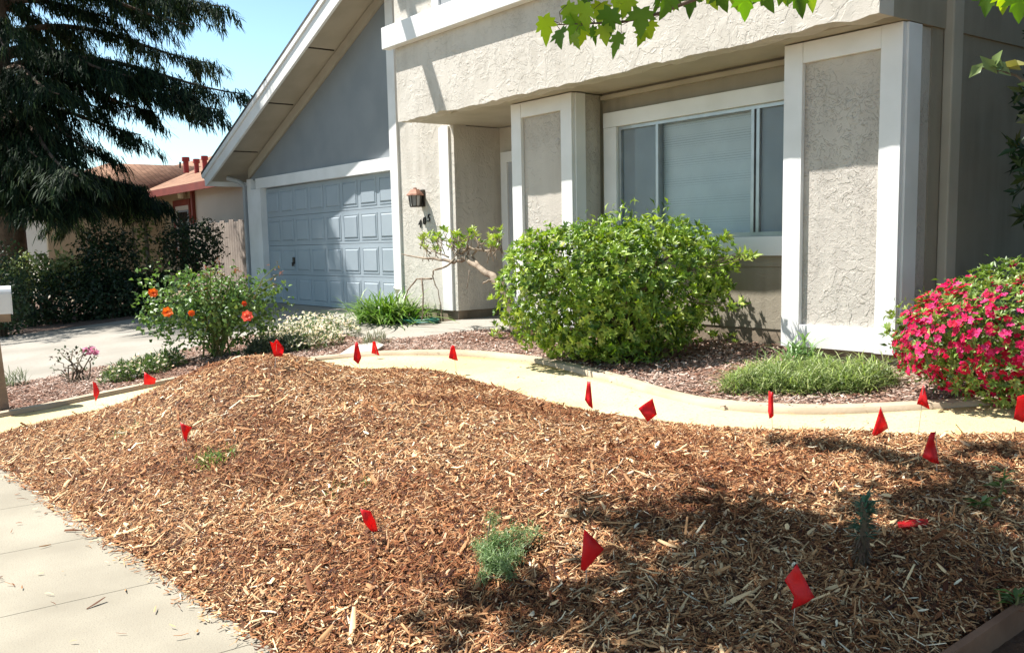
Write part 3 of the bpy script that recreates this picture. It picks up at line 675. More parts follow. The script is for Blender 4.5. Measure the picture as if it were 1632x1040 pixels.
# ---- big clipped green shrub under the window
GREEN = [(.25, .36, .05), (.15, .25, .035), (.35, .45, .08), (.07, .135, .022), (.46, .53, .15)]
bc = np.array([-6.40, 6.10, 1.075]); br_ = (.98, .70, .665)
bush = thing('green_shrub', 'large bright green rounded shrub with glossy leaves under the window', 'shrub', (bc[0], bc[1], gbase(bc[1])))
P, N = shrub_points(2050, bc, br_, 2.8, -.10, .28, 50, .30, .0, 3)
P2, N2 = shrub_points(1500, bc, np.array(br_)*.9, 3.0, -.10, .18, 34, .8, .0, 3)
ro = rosettes(P, N, 8, .062, .026, GREEN, .55, .95, [.32, .3, .2, .1, .08])
inn = scatter_leaves(np.repeat(P2, 5, 0)+rng.normal(0, .05, (len(P2)*5, 3)), np.repeat(N2, 5, 0), .075, .026, GREEN[:4], [.25, .35, .1, .3])
out_sp = []
spr = [at_dist(px, py, d) for px, py, d in ((1186, 405, 8.3), (1196, 408, 8.3), (1178, 402, 8.35), (1165, 488, 8.2), (1175, 483, 8.25), (1155, 378, 8.4))]
sp_ = np.array([q+rng.normal(0, .02, 3) for q in spr for _ in range(2)])
srt = rosettes(sp_, unit(sp_-bc), 8, .085, .027, GREEN, .4, 1.0)
V, F, C = join([ro, inn, srt]); arr_mesh('foliage', V, F, M['leaf_gloss'], bush, C)
st = stems_mb(bc, (bc[0], bc[1], gbase(bc[1])-.03), [bc+np.array([rng.uniform(-.9, .9)*.8, rng.uniform(-.6, .6)*.8, rng.uniform(-.1, .55)]) for _ in range(26)], .022, .006)
for q in spr[:5]: st.tube([bc*.45+q*.55, bc*.2+q*.8+[0, 0, -.02], q], [.006, .005, .004], 4)
st.build('stem', M['stem'], bush)

# ---- gnarled shrub left of it
gn = thing('gnarled_shrub', 'gnarled shrub with twisted bare branches and sparse leaves before the entry', 'shrub', tuple(on_y(824, 545, 6.35)))
gm = MB(); YG = 6.35
def pxs(pts, Y0): return [on_y(x, y, Y0+dy) for x, y, dy in pts]
limbs = [([(828, 548, .0), (818, 505, .0), (806, 470, -.02), (790, 445, -.05), (765, 428, -.05), (742, 412, -.02), (730, 402, .02)], .062, .022),
 ([(742, 412, -.02), (722, 418, -.06), (700, 413, -.10), (672, 412, -.1), (655, 407, -.1), (640, 405, -.12)], .022, .006),
 ([(735, 404, .0), (748, 395, .02), (775, 401, .05), (800, 396, .08)], .02, .008),
 ([(765, 428, -.05), (752, 408, .1), (765, 392, .12), (778, 380, .1)], .02, .006),
 ([(725, 412, -.05), (712, 425, -.12), (692, 430, -.15), (690, 440, -.15), (697, 462, -.15), (704, 500, -.16)], .014, .005),
 ([(688, 444, -.15), (664, 445, -.2), (650, 462, -.22), (645, 478, -.22)], .013, .007),
 ([(672, 444, -.2), (674, 470, -.22), (672, 510, -.22)], .012, .007),
 ([(790, 448, -.05), (776, 447, -.15), (770, 452, -.15)], .018, .007), ([(806, 470, -.02), (790, 452, -.1), (806, 444, .1), (826, 448, .15)], .02, .008),
 ([(742, 412, 0), (728, 396, .0), (715, 385, -.02), (700, 380, -.04)], .013, .005), ([(715, 410, -.08), (690, 400, -.1), (675, 392, -.1)], .01, .004),
 ([(748, 430, -.05), (747, 442, -.06), (744, 460, -.06)], .006, .003), ([(730, 405, 0), (738, 385, 0), (748, 374, 0)], .01, .004)]
def wobble(pts, r0, r1, k=3):
    P = np.array(pts); s = np.linspace(0, len(P)-1, (len(P)-1)*k+1)
    Q = np.stack([np.interp(s, np.arange(len(P)), P[:, i]) for i in range(3)], 1); Q[1:-1] += rng.normal(0, .35*min(.03, r0), (len(Q)-2, 3))
    return Q, list(np.linspace(r0, r1, len(Q))*(1+rng.normal(0, .07, len(Q))))
for pts, r0, r1 in limbs:
    Q, rr = wobble(pxs(pts, YG), r0, r1); gm.tube(Q, rr, 7)
tw_ = []
for px, py in [(rng.uniform(668, 798), rng.uniform(366, 396)) for _ in range(78)]:
    q = on_y(px, py+ (6 if px < 700 else 0), YG+rng.uniform(-.15, .2)); tw_.append(q)
    a = on_y(px+rng.uniform(-12, 14), py+rng.uniform(12, 26), YG); gm.tube([a, (a+q)/2+rng.normal(0, .01, 3), q], [.006, .005, .003], 4)
gm.build('trunk', M['bark_grey'], gn, smooth=True)
tw_ = np.array(tw_); tw2 = np.array([on_y(x, y, YG) for x, y in ((792, 525), (800, 535), (812, 520), (788, 538), (806, 505), (820, 500), (830, 520), (645, 478), (700, 432), (778, 440), (800, 455))])
V, F, C = join([rosettes(tw_, np.tile([0, 0, 1.], (len(tw_), 1)), 7, .085, .024, GREEN, .6, .9, [.3, .2, .3, .1, .1]), rosettes(np.repeat(tw2[:7], 3, 0)+rng.normal(0, .05, (21, 3)), np.tile([0, 0, 1.], (21, 1)), 7, .085, .026, GREEN[:4], .6, .9)])
arr_mesh('foliage', V, F, M['leaf_gloss'], gn, C)

# ---- azalea in bloom
az = np.array([-2.74, 6.32, .87]); ar_ = (.82, .62, .46)
aza = thing('azalea_bush', 'azalea bush covered in crimson pink blossoms beside the right pillar', 'shrub', (az[0], az[1], gbase(az[1])))
AG = [(.15, .24, .045), (.21, .30, .06), (.08, .145, .026), (.30, .37, .12)]
P, N = shrub_points(2000, az, ar_, 2.3, -.05, .24, 24, .3, 0, 8, -1, .16)
P2, N2 = shrub_points(700, az, ar_, 2.3, 0, .1, 24, .8, 0, 9, -1, .16)
V, F, C = join([rosettes(P, N, 7, .046, .017, AG, .6, .95), scatter_leaves(np.repeat(P2, 5, 0)+rng.normal(0, .05, (len(P2)*5, 3)), np.repeat(N2, 5, 0), .05, .018, AG[:3])])
arr_mesh('foliage', V, F, M['leaf_gloss'], aza, C)
stems_mb(az, (az[0], az[1], gbase(az[1])-.02), [az+np.array([rng.uniform(-.5, .5), rng.uniform(-.4, .4), rng.uniform(-.2, .35)]) for _ in range(14)], .018, .006).build('stem', M['stem'], aza)
PINK = [(.66, .026, .13), (.55, .014, .07), (.74, .07, .25), (.60, .02, .06)]
def blossom_arrays(c, ax, r, n=5, col=None):
    """an open five-petalled cup, petals cupped and overlapping, with stamens"""
    ax = ax/np.linalg.norm(ax); t = np.cross(ax, [.3, .5, .8]); t /= np.linalg.norm(t); b_ = np.cross(ax, t)
    Vs, Fs = [], []; k = 0; r0_ = r; c0_ = c
    for i in range(n*2):                        # an outer and a ruffled inner ring
        r = r0_*(1 if i < n else .62)*rng.uniform(.85, 1.12); c = c0_+ax*(0 if i < n else r0_*.16)
        a = 2*math.pi*i/n+(.6 if i >= n else 0)+rng.uniform(-.3, .3); d = t*math.cos(a)+b_*math.sin(a); s = -t*math.sin(a)+b_*math.cos(a); lift = rng.uniform(-.12, .25)
        pts = [c, c+d*r*.5-s*r*.34+ax*r*.32, c+d*r*.55+ax*r*.22, c+d*r*.5+s*r*.34+ax*r*.32, c+d*r*.95-s*r*.30+ax*r*(.36+rng.uniform(-.1, .1)), c+d*r*1.0+ax*r*(.25+lift), c+d*r*.95+s*r*.30+ax*r*(.36+rng.uniform(-.1, .1))]
        Vs += pts; Fs += [(k, k+2, k+1), (k, k+3, k+2), (k+1, k+2, k+4), (k+2, k+5, k+4), (k+2, k+3, k+5), (k+3, k+6, k+5)]; k += 7
    return np.array(Vs), np.array(Fs)
# blossoms: thicker low on the sunny flank, thinning to green on top
P, N = shrub_points(3600, az, np.array(ar_)*1.03, 2.3, -.05, .24, 24, .12, 0, 8, -1, .16)
vis = (N@(-np.array([az[0], az[1], 0])/np.hypot(az[0], az[1])))
prob = np.clip(.95-.8*np.clip((P[:, 2]-az[2]-.05)/.45, 0, 1)-.25*(vis < -.2), .12, 1)
prob *= np.clip(.45+.75*np.sin(P[:, 0]*5+1)*np.sin(P[:, 2]*6+P[:, 1]*3)+.45, .15, 1.0)
keep = np.where(rng.uniform(0, 1, len(P)) < prob*.9)[0]
sizes = rng.uniform(.020, .031, len(keep)); front = np.argsort(-(vis[keep]+sizes*6))
rest = []
for j, i in enumerate(front):
    c0 = P[keep[i]]; ax = N[keep[i]]+np.array([0, 0, .15])+rng.normal(0, .35, 3); a, f_ = blossom_arrays(c0, ax, sizes[i])
    colr = pick(PINK, 1, [.4, .25, .2, .15], .1); cc = np.repeat(colr, len(a), 0)
    if j < 100: arr_mesh('blossom', a, f_, M['petal'], aza, cc)
    else: rest.append((a, f_, cc))
V, F, C = join(rest); tag(arr_mesh('blossom_mass', V, F, M['petal'], aza, C), kind='stuff')

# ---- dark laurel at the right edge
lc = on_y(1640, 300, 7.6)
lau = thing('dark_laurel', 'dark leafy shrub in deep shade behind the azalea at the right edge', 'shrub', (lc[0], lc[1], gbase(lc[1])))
P, N = shrub_points(3200, np.array([lc[0]+1.75, lc[1]+1.0, 2.7]), (2.1, 1.9, 2.5), 2.3, 0, .2, 26, .6, 0, 12)  # crown enlarged beyond the view to block sky light from the side wall
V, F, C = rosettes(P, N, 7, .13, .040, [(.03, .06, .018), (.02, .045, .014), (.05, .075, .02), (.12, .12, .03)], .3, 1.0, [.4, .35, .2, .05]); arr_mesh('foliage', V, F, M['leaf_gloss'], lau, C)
stems_mb(lc, (lc[0]+.25, lc[1]+.1, .45), [np.array([lc[0]+.8, lc[1]+.5, 2.0])+rng.normal(0, .5, 3) for _ in range(14)], .025, .008).build('stem', M['stem'], lau)

# ---- rose with orange blooms
rc = np.array([-10.95, 3.95, .84])
ros = thing('orange_rose_bush', 'rose bush with orange blooms and reddish new shoots beside the driveway', 'rose bush', (rc[0], rc[1], gbase(rc[1])))
RG = [(.095, .175, .045), (.145, .24, .06), (.055, .11, .03), (.22, .30, .08)]
P, N = shrub_points(860, rc, (.80, .5, .43), 2.1, .0, .3, 22, .7, 0, 21)
V1 = scatter_leaves(np.repeat(P, 4, 0)+rng.normal(0, .045, (len(P)*4, 3)), np.repeat(N, 4, 0), .066, .044, RG, [.35, .35, .15, .15], out=.6)
shoots = [at_dist(px, py, 11.3) for px, py in ((440, 425), (443, 438), (438, 452), (335, 430), (345, 420), (352, 438), (328, 440), (300, 455), (385, 440), (375, 430), (318, 465))]
sh = np.array([q+rng.normal(0, .03, 3) for q in shoots for _ in range(7)])
V2 = scatter_leaves(sh, np.tile([0, 0, 1.], (len(sh), 1)), .05, .022, [(.22, .09, .05), (.17, .12, .04), (.28, .12, .08)])
ex = np.array([at_dist(px, py, 11.4)+rng.normal(0, .04, 3) for px, py in ((455, 490), (460, 485), (448, 500), (445, 465), (432, 462), (452, 455), (240, 510), (250, 525), (420, 520), (280, 470)) for _ in range(9)])
V3 = scatter_leaves(ex, np.tile([0, 0, 1.], (len(ex), 1)), .055, .034, RG)
V, F, C = join([V1, V2, V3]); arr_mesh('foliage', V, F, M['leaf_gloss'], ros, C)
canes = [rc+np.array([rng.uniform(-.55, .55), rng.uniform(-.4, .4), rng.uniform(-.1, .3)]) for _ in range(16)]+[s_ for s_ in shoots]+[at_dist(455, 492, 11.4)]
stems_mb(rc, (rc[0], rc[1], gbase(rc[1])), canes, .013, .005, 5, .03).build('stem', M['stem_green'], ros)
def rose_bloom(c, r, pal):
    c = np.array(c); tocam = unit(CAM-c+np.array([0, 0, 5.0])+rng.normal(0, 1.5, 3)); rot = np.array(Vector((0, 0, 1)).rotation_difference(Vector(tocam)).to_matrix()); cc_ = c; c = np.zeros(3)
    Vs, Fs, Cs, k = [], [], [], 0
    for ringi, (rr, tilt, n) in enumerate(((1.0, .35, 7), (.72, .75, 6), (.45, 1.1, 5), (.25, 1.35, 4))):
        for i in range(n):
            a = 2*math.pi*i/n+ringi*.5+rng.uniform(-.15, .15); d = np.array([math.cos(a), math.sin(a), 0]); s = np.array([-d[1], d[0], 0]); upv = np.array([0, 0, 1.])
            e = d*math.cos(tilt)+upv*math.sin(tilt); w = r*rr*.55
            pts = [c-upv*r*.2, c+e*r*rr*.6-s*w, c+e*r*rr*.6+s*w, c+e*r*rr+d*r*.12]; Vs += pts; Fs += [(k, k+2, k+1), (k+1, k+2, k+3)]; k += 4
            Cs += [pick(pal, 1, None, .12)[0]]*4
    return np.array(Vs)@rot.T+cc_, np.array(Fs), np.array(Cs)
for px, py, dd, r, pal in ((244, 467, 10.7, .052, [(.75, .16, .035), (.80, .24, .06)]), (267, 498, 10.6, .058, [(.78, .20, .04), (.82, .28, .06)]), (305, 499, 10.6, .035, [(.70, .15, .04)]), (394, 504, 10.75, .064, [(.78, .14, .10), (.82, .25, .18)]), (389, 484, 10.8, .03, [(.6, .10, .05)])):
    a, f_, c_ = rose_bloom(at_dist(px, py, dd), r*1.05, pal); arr_mesh('rose_bloom', a, f_, M['petal'], ros, c_)

# ---- small sparse pink rose
sc_ = at_dist(125, 580, 11.5)
sr = thing('sparse_rose_bush', 'small sparse rose bush with pale pink blooms near the mailbox', 'rose bush', (sc_[0], sc_[1], gbase(sc_[1])))
tips = [at_dist(px, py, 11.5+dz) for px, py, dz in ((90, 575, 0), (97, 562, .1), (110, 568, -.1), (116, 558, .1), (125, 570, 0), (132, 565, .15), (148, 572, .1), (140, 560, -.1), (150, 568, 0), (100, 595, 0), (88, 590, .1), (120, 585, -.15), (135, 590, .1))]
tt = np.array([q+rng.normal(0, .03, 3) for q in tips for _ in range(9)])
V, F, C = scatter_leaves(tt, np.tile([0, 0, 1.], (len(tt), 1)), .048, .03, [(.06, .08, .04), (.10, .06, .045), (.08, .12, .05)]); arr_mesh('foliage', V, F, M['leaf'], sr, C)
stems_mb(sc_, tuple(on_ground(122, 612)), tips, .011, .004, 5, .03).build('stem', M['stem'], sr)
for px, py in ((136, 559), (142, 561), (152, 562), (147, 557)):
    a, f_, c_ = rose_bloom(at_dist(px, py, 11.45), .045, [(.75, .35, .5), (.8, .5, .6)]); arr_mesh('rose_bloom', a, f_, M['petal'], sr, c_)

# ---- daisy cushions
def daisies(label, spots, hgt, nfl, pal, fc, seed):
    cx = np.mean([s[0] for s in spots]); cy = np.mean([s[1] for s in spots])
    t = thing('daisy_clump', label, 'flowering plant', (cx, cy, float(gbase(cy))), 0, 'daisy cushions by the driveway')
    Ps = []; per = 2600//len(spots)
    for (x, y, r) in spots:
        a = rng.uniform(0, 2*np.pi, per); q = r*np.sqrt(rng.uniform(0, 1, per)); xx = x+q*np.cos(a); yy = y+q*np.sin(a)
        zz_ = gbase(yy)+hgt*np.sqrt(np.clip(1-(q/r)**2, 0, 1))*rng.uniform(.2, 1, per); Ps.append(np.c_[xx, yy, zz_])
    P = np.vstack(Ps); N = unit(np.c_[rng.normal(0, .5, (len(P), 2)), np.ones(len(P))])
    V, F, C = scatter_leaves(P, N, .075, .014, pal, out=1.1); arr_mesh('foliage', V, F, M['leaf'], t, C)
    i = rng.choice(len(P), nfl); Q = P[i]+np.array([0, 0, .03])+rng.normal(0, .02, (nfl, 3)); Q[:, 2] = np.maximum(Q[:, 2], gbase(Q[:, 1])+hgt*.35)
    parts = []
    for q in Q:
        r = rng.uniform(.014, .022); ax = np.array([rng.normal(0, .5), rng.normal(-.3, .4), 1]); a = np.arange(6)/6*2*np.pi; ax /= np.linalg.norm(ax); tt_ = np.cross(ax, [0, 1, .2]); tt_ /= np.linalg.norm(tt_); bb = np.cross(ax, tt_)
        rg = q+r*(np.outer(np.cos(a), tt_)+np.outer(np.sin(a), bb)); Vv = np.vstack([q+ax*.004, rg]); Ff = np.array([(0, 1+k, 1+(k+1) % 6) for k in range(6)])
        c0 = np.tile(pick(fc, 1, None, .08), (7, 1)); c0[0] = (.6, .45, .08); parts.append((Vv, Ff, c0))
    V, F, C = join(parts); tag(arr_mesh('daisy_flowers', V, F, M['petal'], t, C), kind='stuff')
DG = [(.10, .165, .045), (.16, .22, .08), (.07, .115, .035)]
daisies('large cushion of white daisies between the driveway and the stepping stone', [(-11.2, 5.05, .52), (-10.75, 4.75, .45), (-11.6, 5.45, .42), (-10.35, 4.95, .33), (-11.0, 5.5, .35)], .30, 1500, DG, [(.82, .80, .74), (.80, .72, .70)], 1)
daisies('small cushion of white daisies left of the orange rose', [(-10.75, 3.05, .27), (-10.5, 2.75, .22), (-10.95, 3.35, .22)], .2, 330, DG, [(.82, .78, .76), (.78, .62, .62)], 2)
daisies('grey leaved daisy cushion under the right side of the orange rose', [(-10.65, 4.45, .26), (-10.45, 4.7, .2)], .2, 60, [(.13, .16, .10), (.09, .12, .07)], [(.8, .78, .74)], 3)

# ---- agapanthus by the garage corner with an arum bloom
ag = np.array([-11.62, 6.66]); agp = thing('agapanthus_clump', 'dense clump of green strap leaves at the corner of the garage', 'plant', (ag[0], ag[1], gbase(ag[1])))
n = 520; P = np.c_[ag[0]+rng.normal(0, .26, n), ag[1]+rng.normal(0, .15, n), np.full(n, gbase(ag[1]))]
D = unit(np.c_[rng.normal(0, .55, n)+(P[:, 0]-ag[0])*1.2, rng.normal(0, .5, n)+(P[:, 1]-ag[1]), np.full(n, 1.0)])
V, F, C = blades(P, D, rng.uniform(.5, .8, n), rng.uniform(.02, .034, n), pick([(.13, .24, .04), (.09, .18, .03), (.20, .30, .07)], n), rng.uniform(.4, .9, n)); arr_mesh('foliage', V, F, M['leaf_gloss'], agp, C)
q = on_y(632, 470, 6.55); a_ = []
al = MB(); al.tube([q+np.array([0, 0, -.01]), q+np.array([.01, 0, .05]), q+np.array([.03, 0, .10])], [.008, .03, .055], 10); al.build('arum_flower', mat('arum_white', (.8, .78, .7), .5), agp)
MB().tube([on_y(640, 520, 6.55), on_y(636, 490, 6.55), q], .007, 5).build('flower_stalk', M['stem_green'], agp)

# ---- creeping green cover and iris tuft in the right bed
def tuft_mass(t, spots, hgt, n, pal, wd, lean=.5, droop=.4):
    Ps = []; w = np.array([s[2]**2 for s in spots]); w = w/w.sum()
    for s, k in zip(spots, rng.multinomial(n, w)):
        a = rng.uniform(0, 2*np.pi, k); q = s[2]*np.sqrt(rng.uniform(0, 1, k)); xx, yy = s[0]+q*np.cos(a), s[1]+q*np.sin(a)
        Ps.append(np.c_[xx, yy, gbase(yy)+hgt*.65*np.sqrt(np.clip(1-(q/s[2])**2, 0, 1))*rng.uniform(0, 1, k)])
    P = np.vstack(Ps); D = unit(np.c_[rng.normal(0, lean, (len(P), 2)), np.ones(len(P))])
    V, F, C = blades(P, D, rng.uniform(.4, 1.0, len(P))*hgt, wd, pick(pal, len(P), None, .2), droop); return arr_mesh('foliage', V, F, M['leaf'], t, C)
t = thing('creeping_plant', 'low spreading cushion of fine green leaves before the right pillar', 'plant', (-4.2, 5.9, gbase(5.9)))
LUMPS = [(-4.50, 5.62, .17), (-4.28, 5.70, .17), (-4.05, 5.80, .17), (-3.84, 5.98, .17), (-4.35, 5.92, .19), (-4.08, 6.10, .19), (-4.55, 5.88, .16), (-4.30, 6.22, .17), (-3.82, 6.25, .15), (-4.60, 6.08, .13), (-4.02, 6.36, .13)]
tuft_mass(t, LUMPS, .24, 4600, [(.22, .30, .08), (.31, .39, .11), (.13, .19, .06), (.42, .46, .23)], .007, 1.0, .5)
k = 4200; P = []
for L3, kk in zip(LUMPS, rng.multinomial(k, np.array([l[2]**2 for l in LUMPS])/sum(l[2]**2 for l in LUMPS))):
    a = rng.uniform(0, 2*np.pi, kk); q = np.sqrt(rng.uniform(0, 1, kk)); xx, yy = L3[0]+L3[2]*q*np.cos(a), L3[1]+L3[2]*q*np.sin(a); P.append(np.c_[xx, yy, gbase(yy)+.03+L3[2]*.85*np.sqrt(1-q*q*.9)*rng.uniform(.45, 1, kk)])
P = np.vstack(P)
V, F, C = scatter_leaves(P, np.tile([0, 0, 1.], (k, 1)), .034, .010, [(.20, .27, .09), (.30, .36, .14), (.14, .19, .06)], out=.8); arr_mesh('foliage', V, F, M['leaf'], t, C)
t = thing('iris_tuft', 'pale green tuft of strap leaves against the base of the right pillar', 'plant', (-4.62, 6.5, gbase(6.5)))
tuft_mass(t, [(-4.62, 6.48, .14)], .30, 110, [(.20, .30, .11), (.15, .25, .09)], .02, .5, .5)
t = thing('iris_tuft', 'thin grey green tuft between the stepping stone and the entry walk', 'plant', (-9.85, 5.45, gbase(5.45)))
tuft_mass(t, [(-9.75, 5.42, .16)], .2, 160, [(.14, .17, .09), (.2, .2, .12)], .008, .5, .4)
t = thing('low_sprig', 'small leafy sprig in the bark below the right side of the green shrub', 'plant', (-5.75, 6.6, gbase(6.6)))
P = np.array([on_ground(px, py)+[0, 0, .08] for px, py in ((1150, 545), (1165, 548), (1140, 550), (1175, 552))]); V, F, C = rosettes(np.repeat(P, 3, 0)+rng.normal(0, .04, (12, 3)), np.tile([0, 0, 1.], (12, 1)), 6, .08, .025, GREEN); arr_mesh('foliage', V, F, M['leaf_gloss'], t, C)
t = thing('grass_tuft', 'grey green tuft at the foot of the mailbox post', 'plant', tuple(on_ground(25, 617)))
tuft_mass(t, [(*on_ground(25, 617)[:2], .12)], .22, 120, [(.14, .17, .09)], .008)

# ---- seedlings in the mulch
def bedpt(px, py): return on_ground(px, py, ground_any)
p = bedpt(790, 915); jn = thing('juniper_seedling', 'feathery grey green juniper seedling in the middle of the mulch', 'plant', tuple(p))
tips = [bedpt(px, py)+np.array([0, 0, h]) for px, py, h in ((760, 893, .06), (772, 905, .07), (785, 892, .08), (800, 888, .085), (820, 874, .08), (842, 868, .06), (775, 925, .08), (805, 925, .06), (830, 905, .05), (785, 870, .13), (812, 935, .04), (862, 870, .06), (770, 940, .03))]
stems_mb(p, tuple(p), tips, .006, .002, 4, .012).build('stem', M['stem'], jn)
Pn = []
for q in tips:
    for s in np.linspace(.35, 1, 8): Pn.append(p*(1-s)+q*s+np.array([0, 0, .03*math.sin(s*3)]))
Pn = np.repeat(np.array(Pn), 34, 0)+rng.normal(0, .014, (len(Pn)*34, 3)); V, F, C = scatter_leaves(Pn, np.tile([0, 0, 1.], (len(Pn), 1)), .032, .0035, [(.20, .30, .115), (.13, .21, .08), (.29, .38, .17)], out=.2); arr_mesh('foliage', V, F, M['leaf'], jn, C)
p = bedpt(1372, 905); sg = thing('spurge_seedling', 'upright stalk plant topped with a blue green rosette in the shaded mulch', 'plant', tuple(p))
dd = math.hypot(p[0], p[1]); top = at_dist(1378, 800, dd)
MB().tube([p, p*.6+top*.4+[.01, 0, 0], top], [.02, .018, .014], 8).build('stalk', M['stem'], sg)
n = 110; s = rng.uniform(.45, 1.0, n)[:, None]; P = p*(1-s)+top*s; a = rng.uniform(0, 2*np.pi, n); el = rng.uniform(.1, 1.2, n)*s[:, 0]
D = np.c_[np.cos(a)*np.cos(el), np.sin(a)*np.cos(el), np.sin(el)]; V, F, C = leaves(P, D, unit(np.c_[-D[:, :2]*.5, np.ones(n)]), rng.uniform(.05, .085, n), .011, pick([(.10, .21, .14), (.14, .26, .17), (.06, .12, .08)], n)); arr_mesh('foliage', V, F, M['leaf'], sg, C)
n = 90; s = rng.uniform(0, .55, n)[:, None]; P = p*(1-s)+top*s; a = rng.uniform(0, 2*np.pi, n); D = np.c_[np.cos(a), np.sin(a), rng.uniform(-1, -.2, n)]; V, F, C = leaves(P, D, unit(np.c_[D[:, :2], np.full(n, .6)]), .055, .010, pick([(.16, .10, .07), (.11, .08, .05)], n)); arr_mesh('dry_leaves', V, F, M['leaf'], sg, C)
for px, py, k, lab, r, hh in ((340, 735, 130, 'bright green grass sprout on the left slope of the mound', .11, .10), (202, 690, 60, 'faint green sprout near the left foot of the mound', .10, .06), (532, 783, 45, 'small yellow green sprout right of the lowest left seedling on the mound front', .08, .05), (580, 772, 30, 'tiny pale green sprout on the mound front', .06, .045)):
    p = bedpt(px, py); t = thing('grass_sprout', lab, 'plant', tuple(p), 0, 'sprouts in the mulch')
    P = p+np.c_[rng.normal(0, r*.6, (k, 2)), np.zeros(k)]; P[:, 2] = [ground_any(*q[:2]) for q in P]; D = unit(np.c_[rng.normal(0, .6, (k, 2)), np.ones(k)])
    V, F, C = blades(P, D, rng.uniform(.5, 1.2, k)*hh, .006, pick([(.16, .25, .05), (.22, .30, .08), (.10, .17, .04)], k), .4); arr_mesh('foliage', V, F, M['leaf'], t, C)
for px, py, topy, lab in ((1590, 800, 745, 'leafy weed with pointed leaves at the right edge of the mulch'), (1555, 815, 800, 'small dim weed in the shaded mulch left of the tall right edge weed'), (1612, 972, 945, 'pale leaved weed beside the timber edging board')):
    p = bedpt(px, py); d = math.hypot(p[0], p[1]); t = thing('weed', lab, 'plant', tuple(p), 0, 'weeds at the right of the mulch')
    tp = at_dist(px+12, topy, d); n = 16; s = rng.uniform(.3, 1, n)[:, None]; P = p*(1-s)+tp*s; a = rng.uniform(0, 2*np.pi, n); D = unit(np.c_[np.cos(a), np.sin(a), rng.uniform(.1, .7, n)])
    V, F, C = leaves(P, D, unit(np.c_[-D[:, :2]*.4, np.ones(n)]), rng.uniform(.05, .09, n), .022, pick([(.14, .22, .05), (.09, .16, .04), (.20, .27, .12)], n)); arr_mesh('foliage', V, F, M['leaf'], t, C)
    MB().tube([p, (p+tp)/2+[.008, 0, 0], tp], [.006, .005, .003], 5).build('stem', M['stem_green'], t)

# ================================================================== GARDEN FLAGS
FL = [((152, 646), [(148, 608), (153, 610), (159, 624), (153, 640), (149, 630)], 'thin red marker flag on the path edging nearest the mailbox'),
 ((237, 622), [(230, 592), (249, 604), (247, 612), (229, 612)], 'red marker flag at the left foot of the mound before the small daisy cushion'),
 ((437, 590), [(430, 543), (436, 546), (441, 540), (453, 555), (450, 568), (437, 568)], 'wide two lobed red marker flag in front of the grey leaved daisy cushion'),
 ((575, 592), [(566, 545), (570, 545), (576, 570), (571, 580), (563, 573)], 'kite shaped red marker flag before the stepping stone'),
 ((603, 573), [(594, 544), (598, 544), (605, 567), (592, 562)], 'small red marker flag right of the stepping stone'),
 ((729, 598), [(719, 550), (724, 550), (730, 575), (715, 570)], 'red marker flag on the far path left of the green shrub'),
 ((944, 662), [(936, 607), (941, 607), (945, 651), (938, 646), (932, 637)], 'narrow red marker flag on the path below the green shrub'),
 ((1030, 682), [(1040, 634), (1047, 660), (1032, 672), (1017, 650)], 'square red marker flag tilted on its corner over the path'),
 ((1232, 693), [(1225, 623), (1232, 624), (1233, 662), (1226, 667), (1224, 655)], 'edge on red marker flag below the creeping plant'),
 ((1422, 702), [(1403, 648), (1416, 684), (1388, 696)], 'dark red triangular marker flag on the path right of the creeping plant'),
 ((1461, 703), [(1472, 612), (1482, 652), (1461, 643)], 'red triangular marker flag on a tall wire in front of the azalea'),
 ((1640, 712), [(1622, 630), (1640, 628), (1640, 665), (1630, 674), (1616, 664)], 'red marker flag cut by the right edge of the picture'),
 ((1493, 756), [(1483, 687), (1491, 687), (1489, 700), (1497, 740), (1470, 727)], 'bottle shaped red marker flag in the mulch below the path'),
 ((292, 718), [(287, 672), (306, 681), (300, 690), (297, 703), (293, 698)], 'bright red marker flag on the left slope of the mound'),
 ((604, 872), [(574, 809), (590, 812), (598, 830), (602, 848), (592, 846), (580, 830)], 'curled red marker flag on the front of the mound'),
 ((934, 945), [(931, 838), (963, 880), (932, 906), (925, 903)], 'large triangular red marker flag at the centre front of the mulch'),
 ((1262, 1010), [(1270, 897), (1298, 952), (1261, 973), (1266, 950), (1250, 925)], 'large crumpled red marker flag in the shaded mulch at the lower right')]
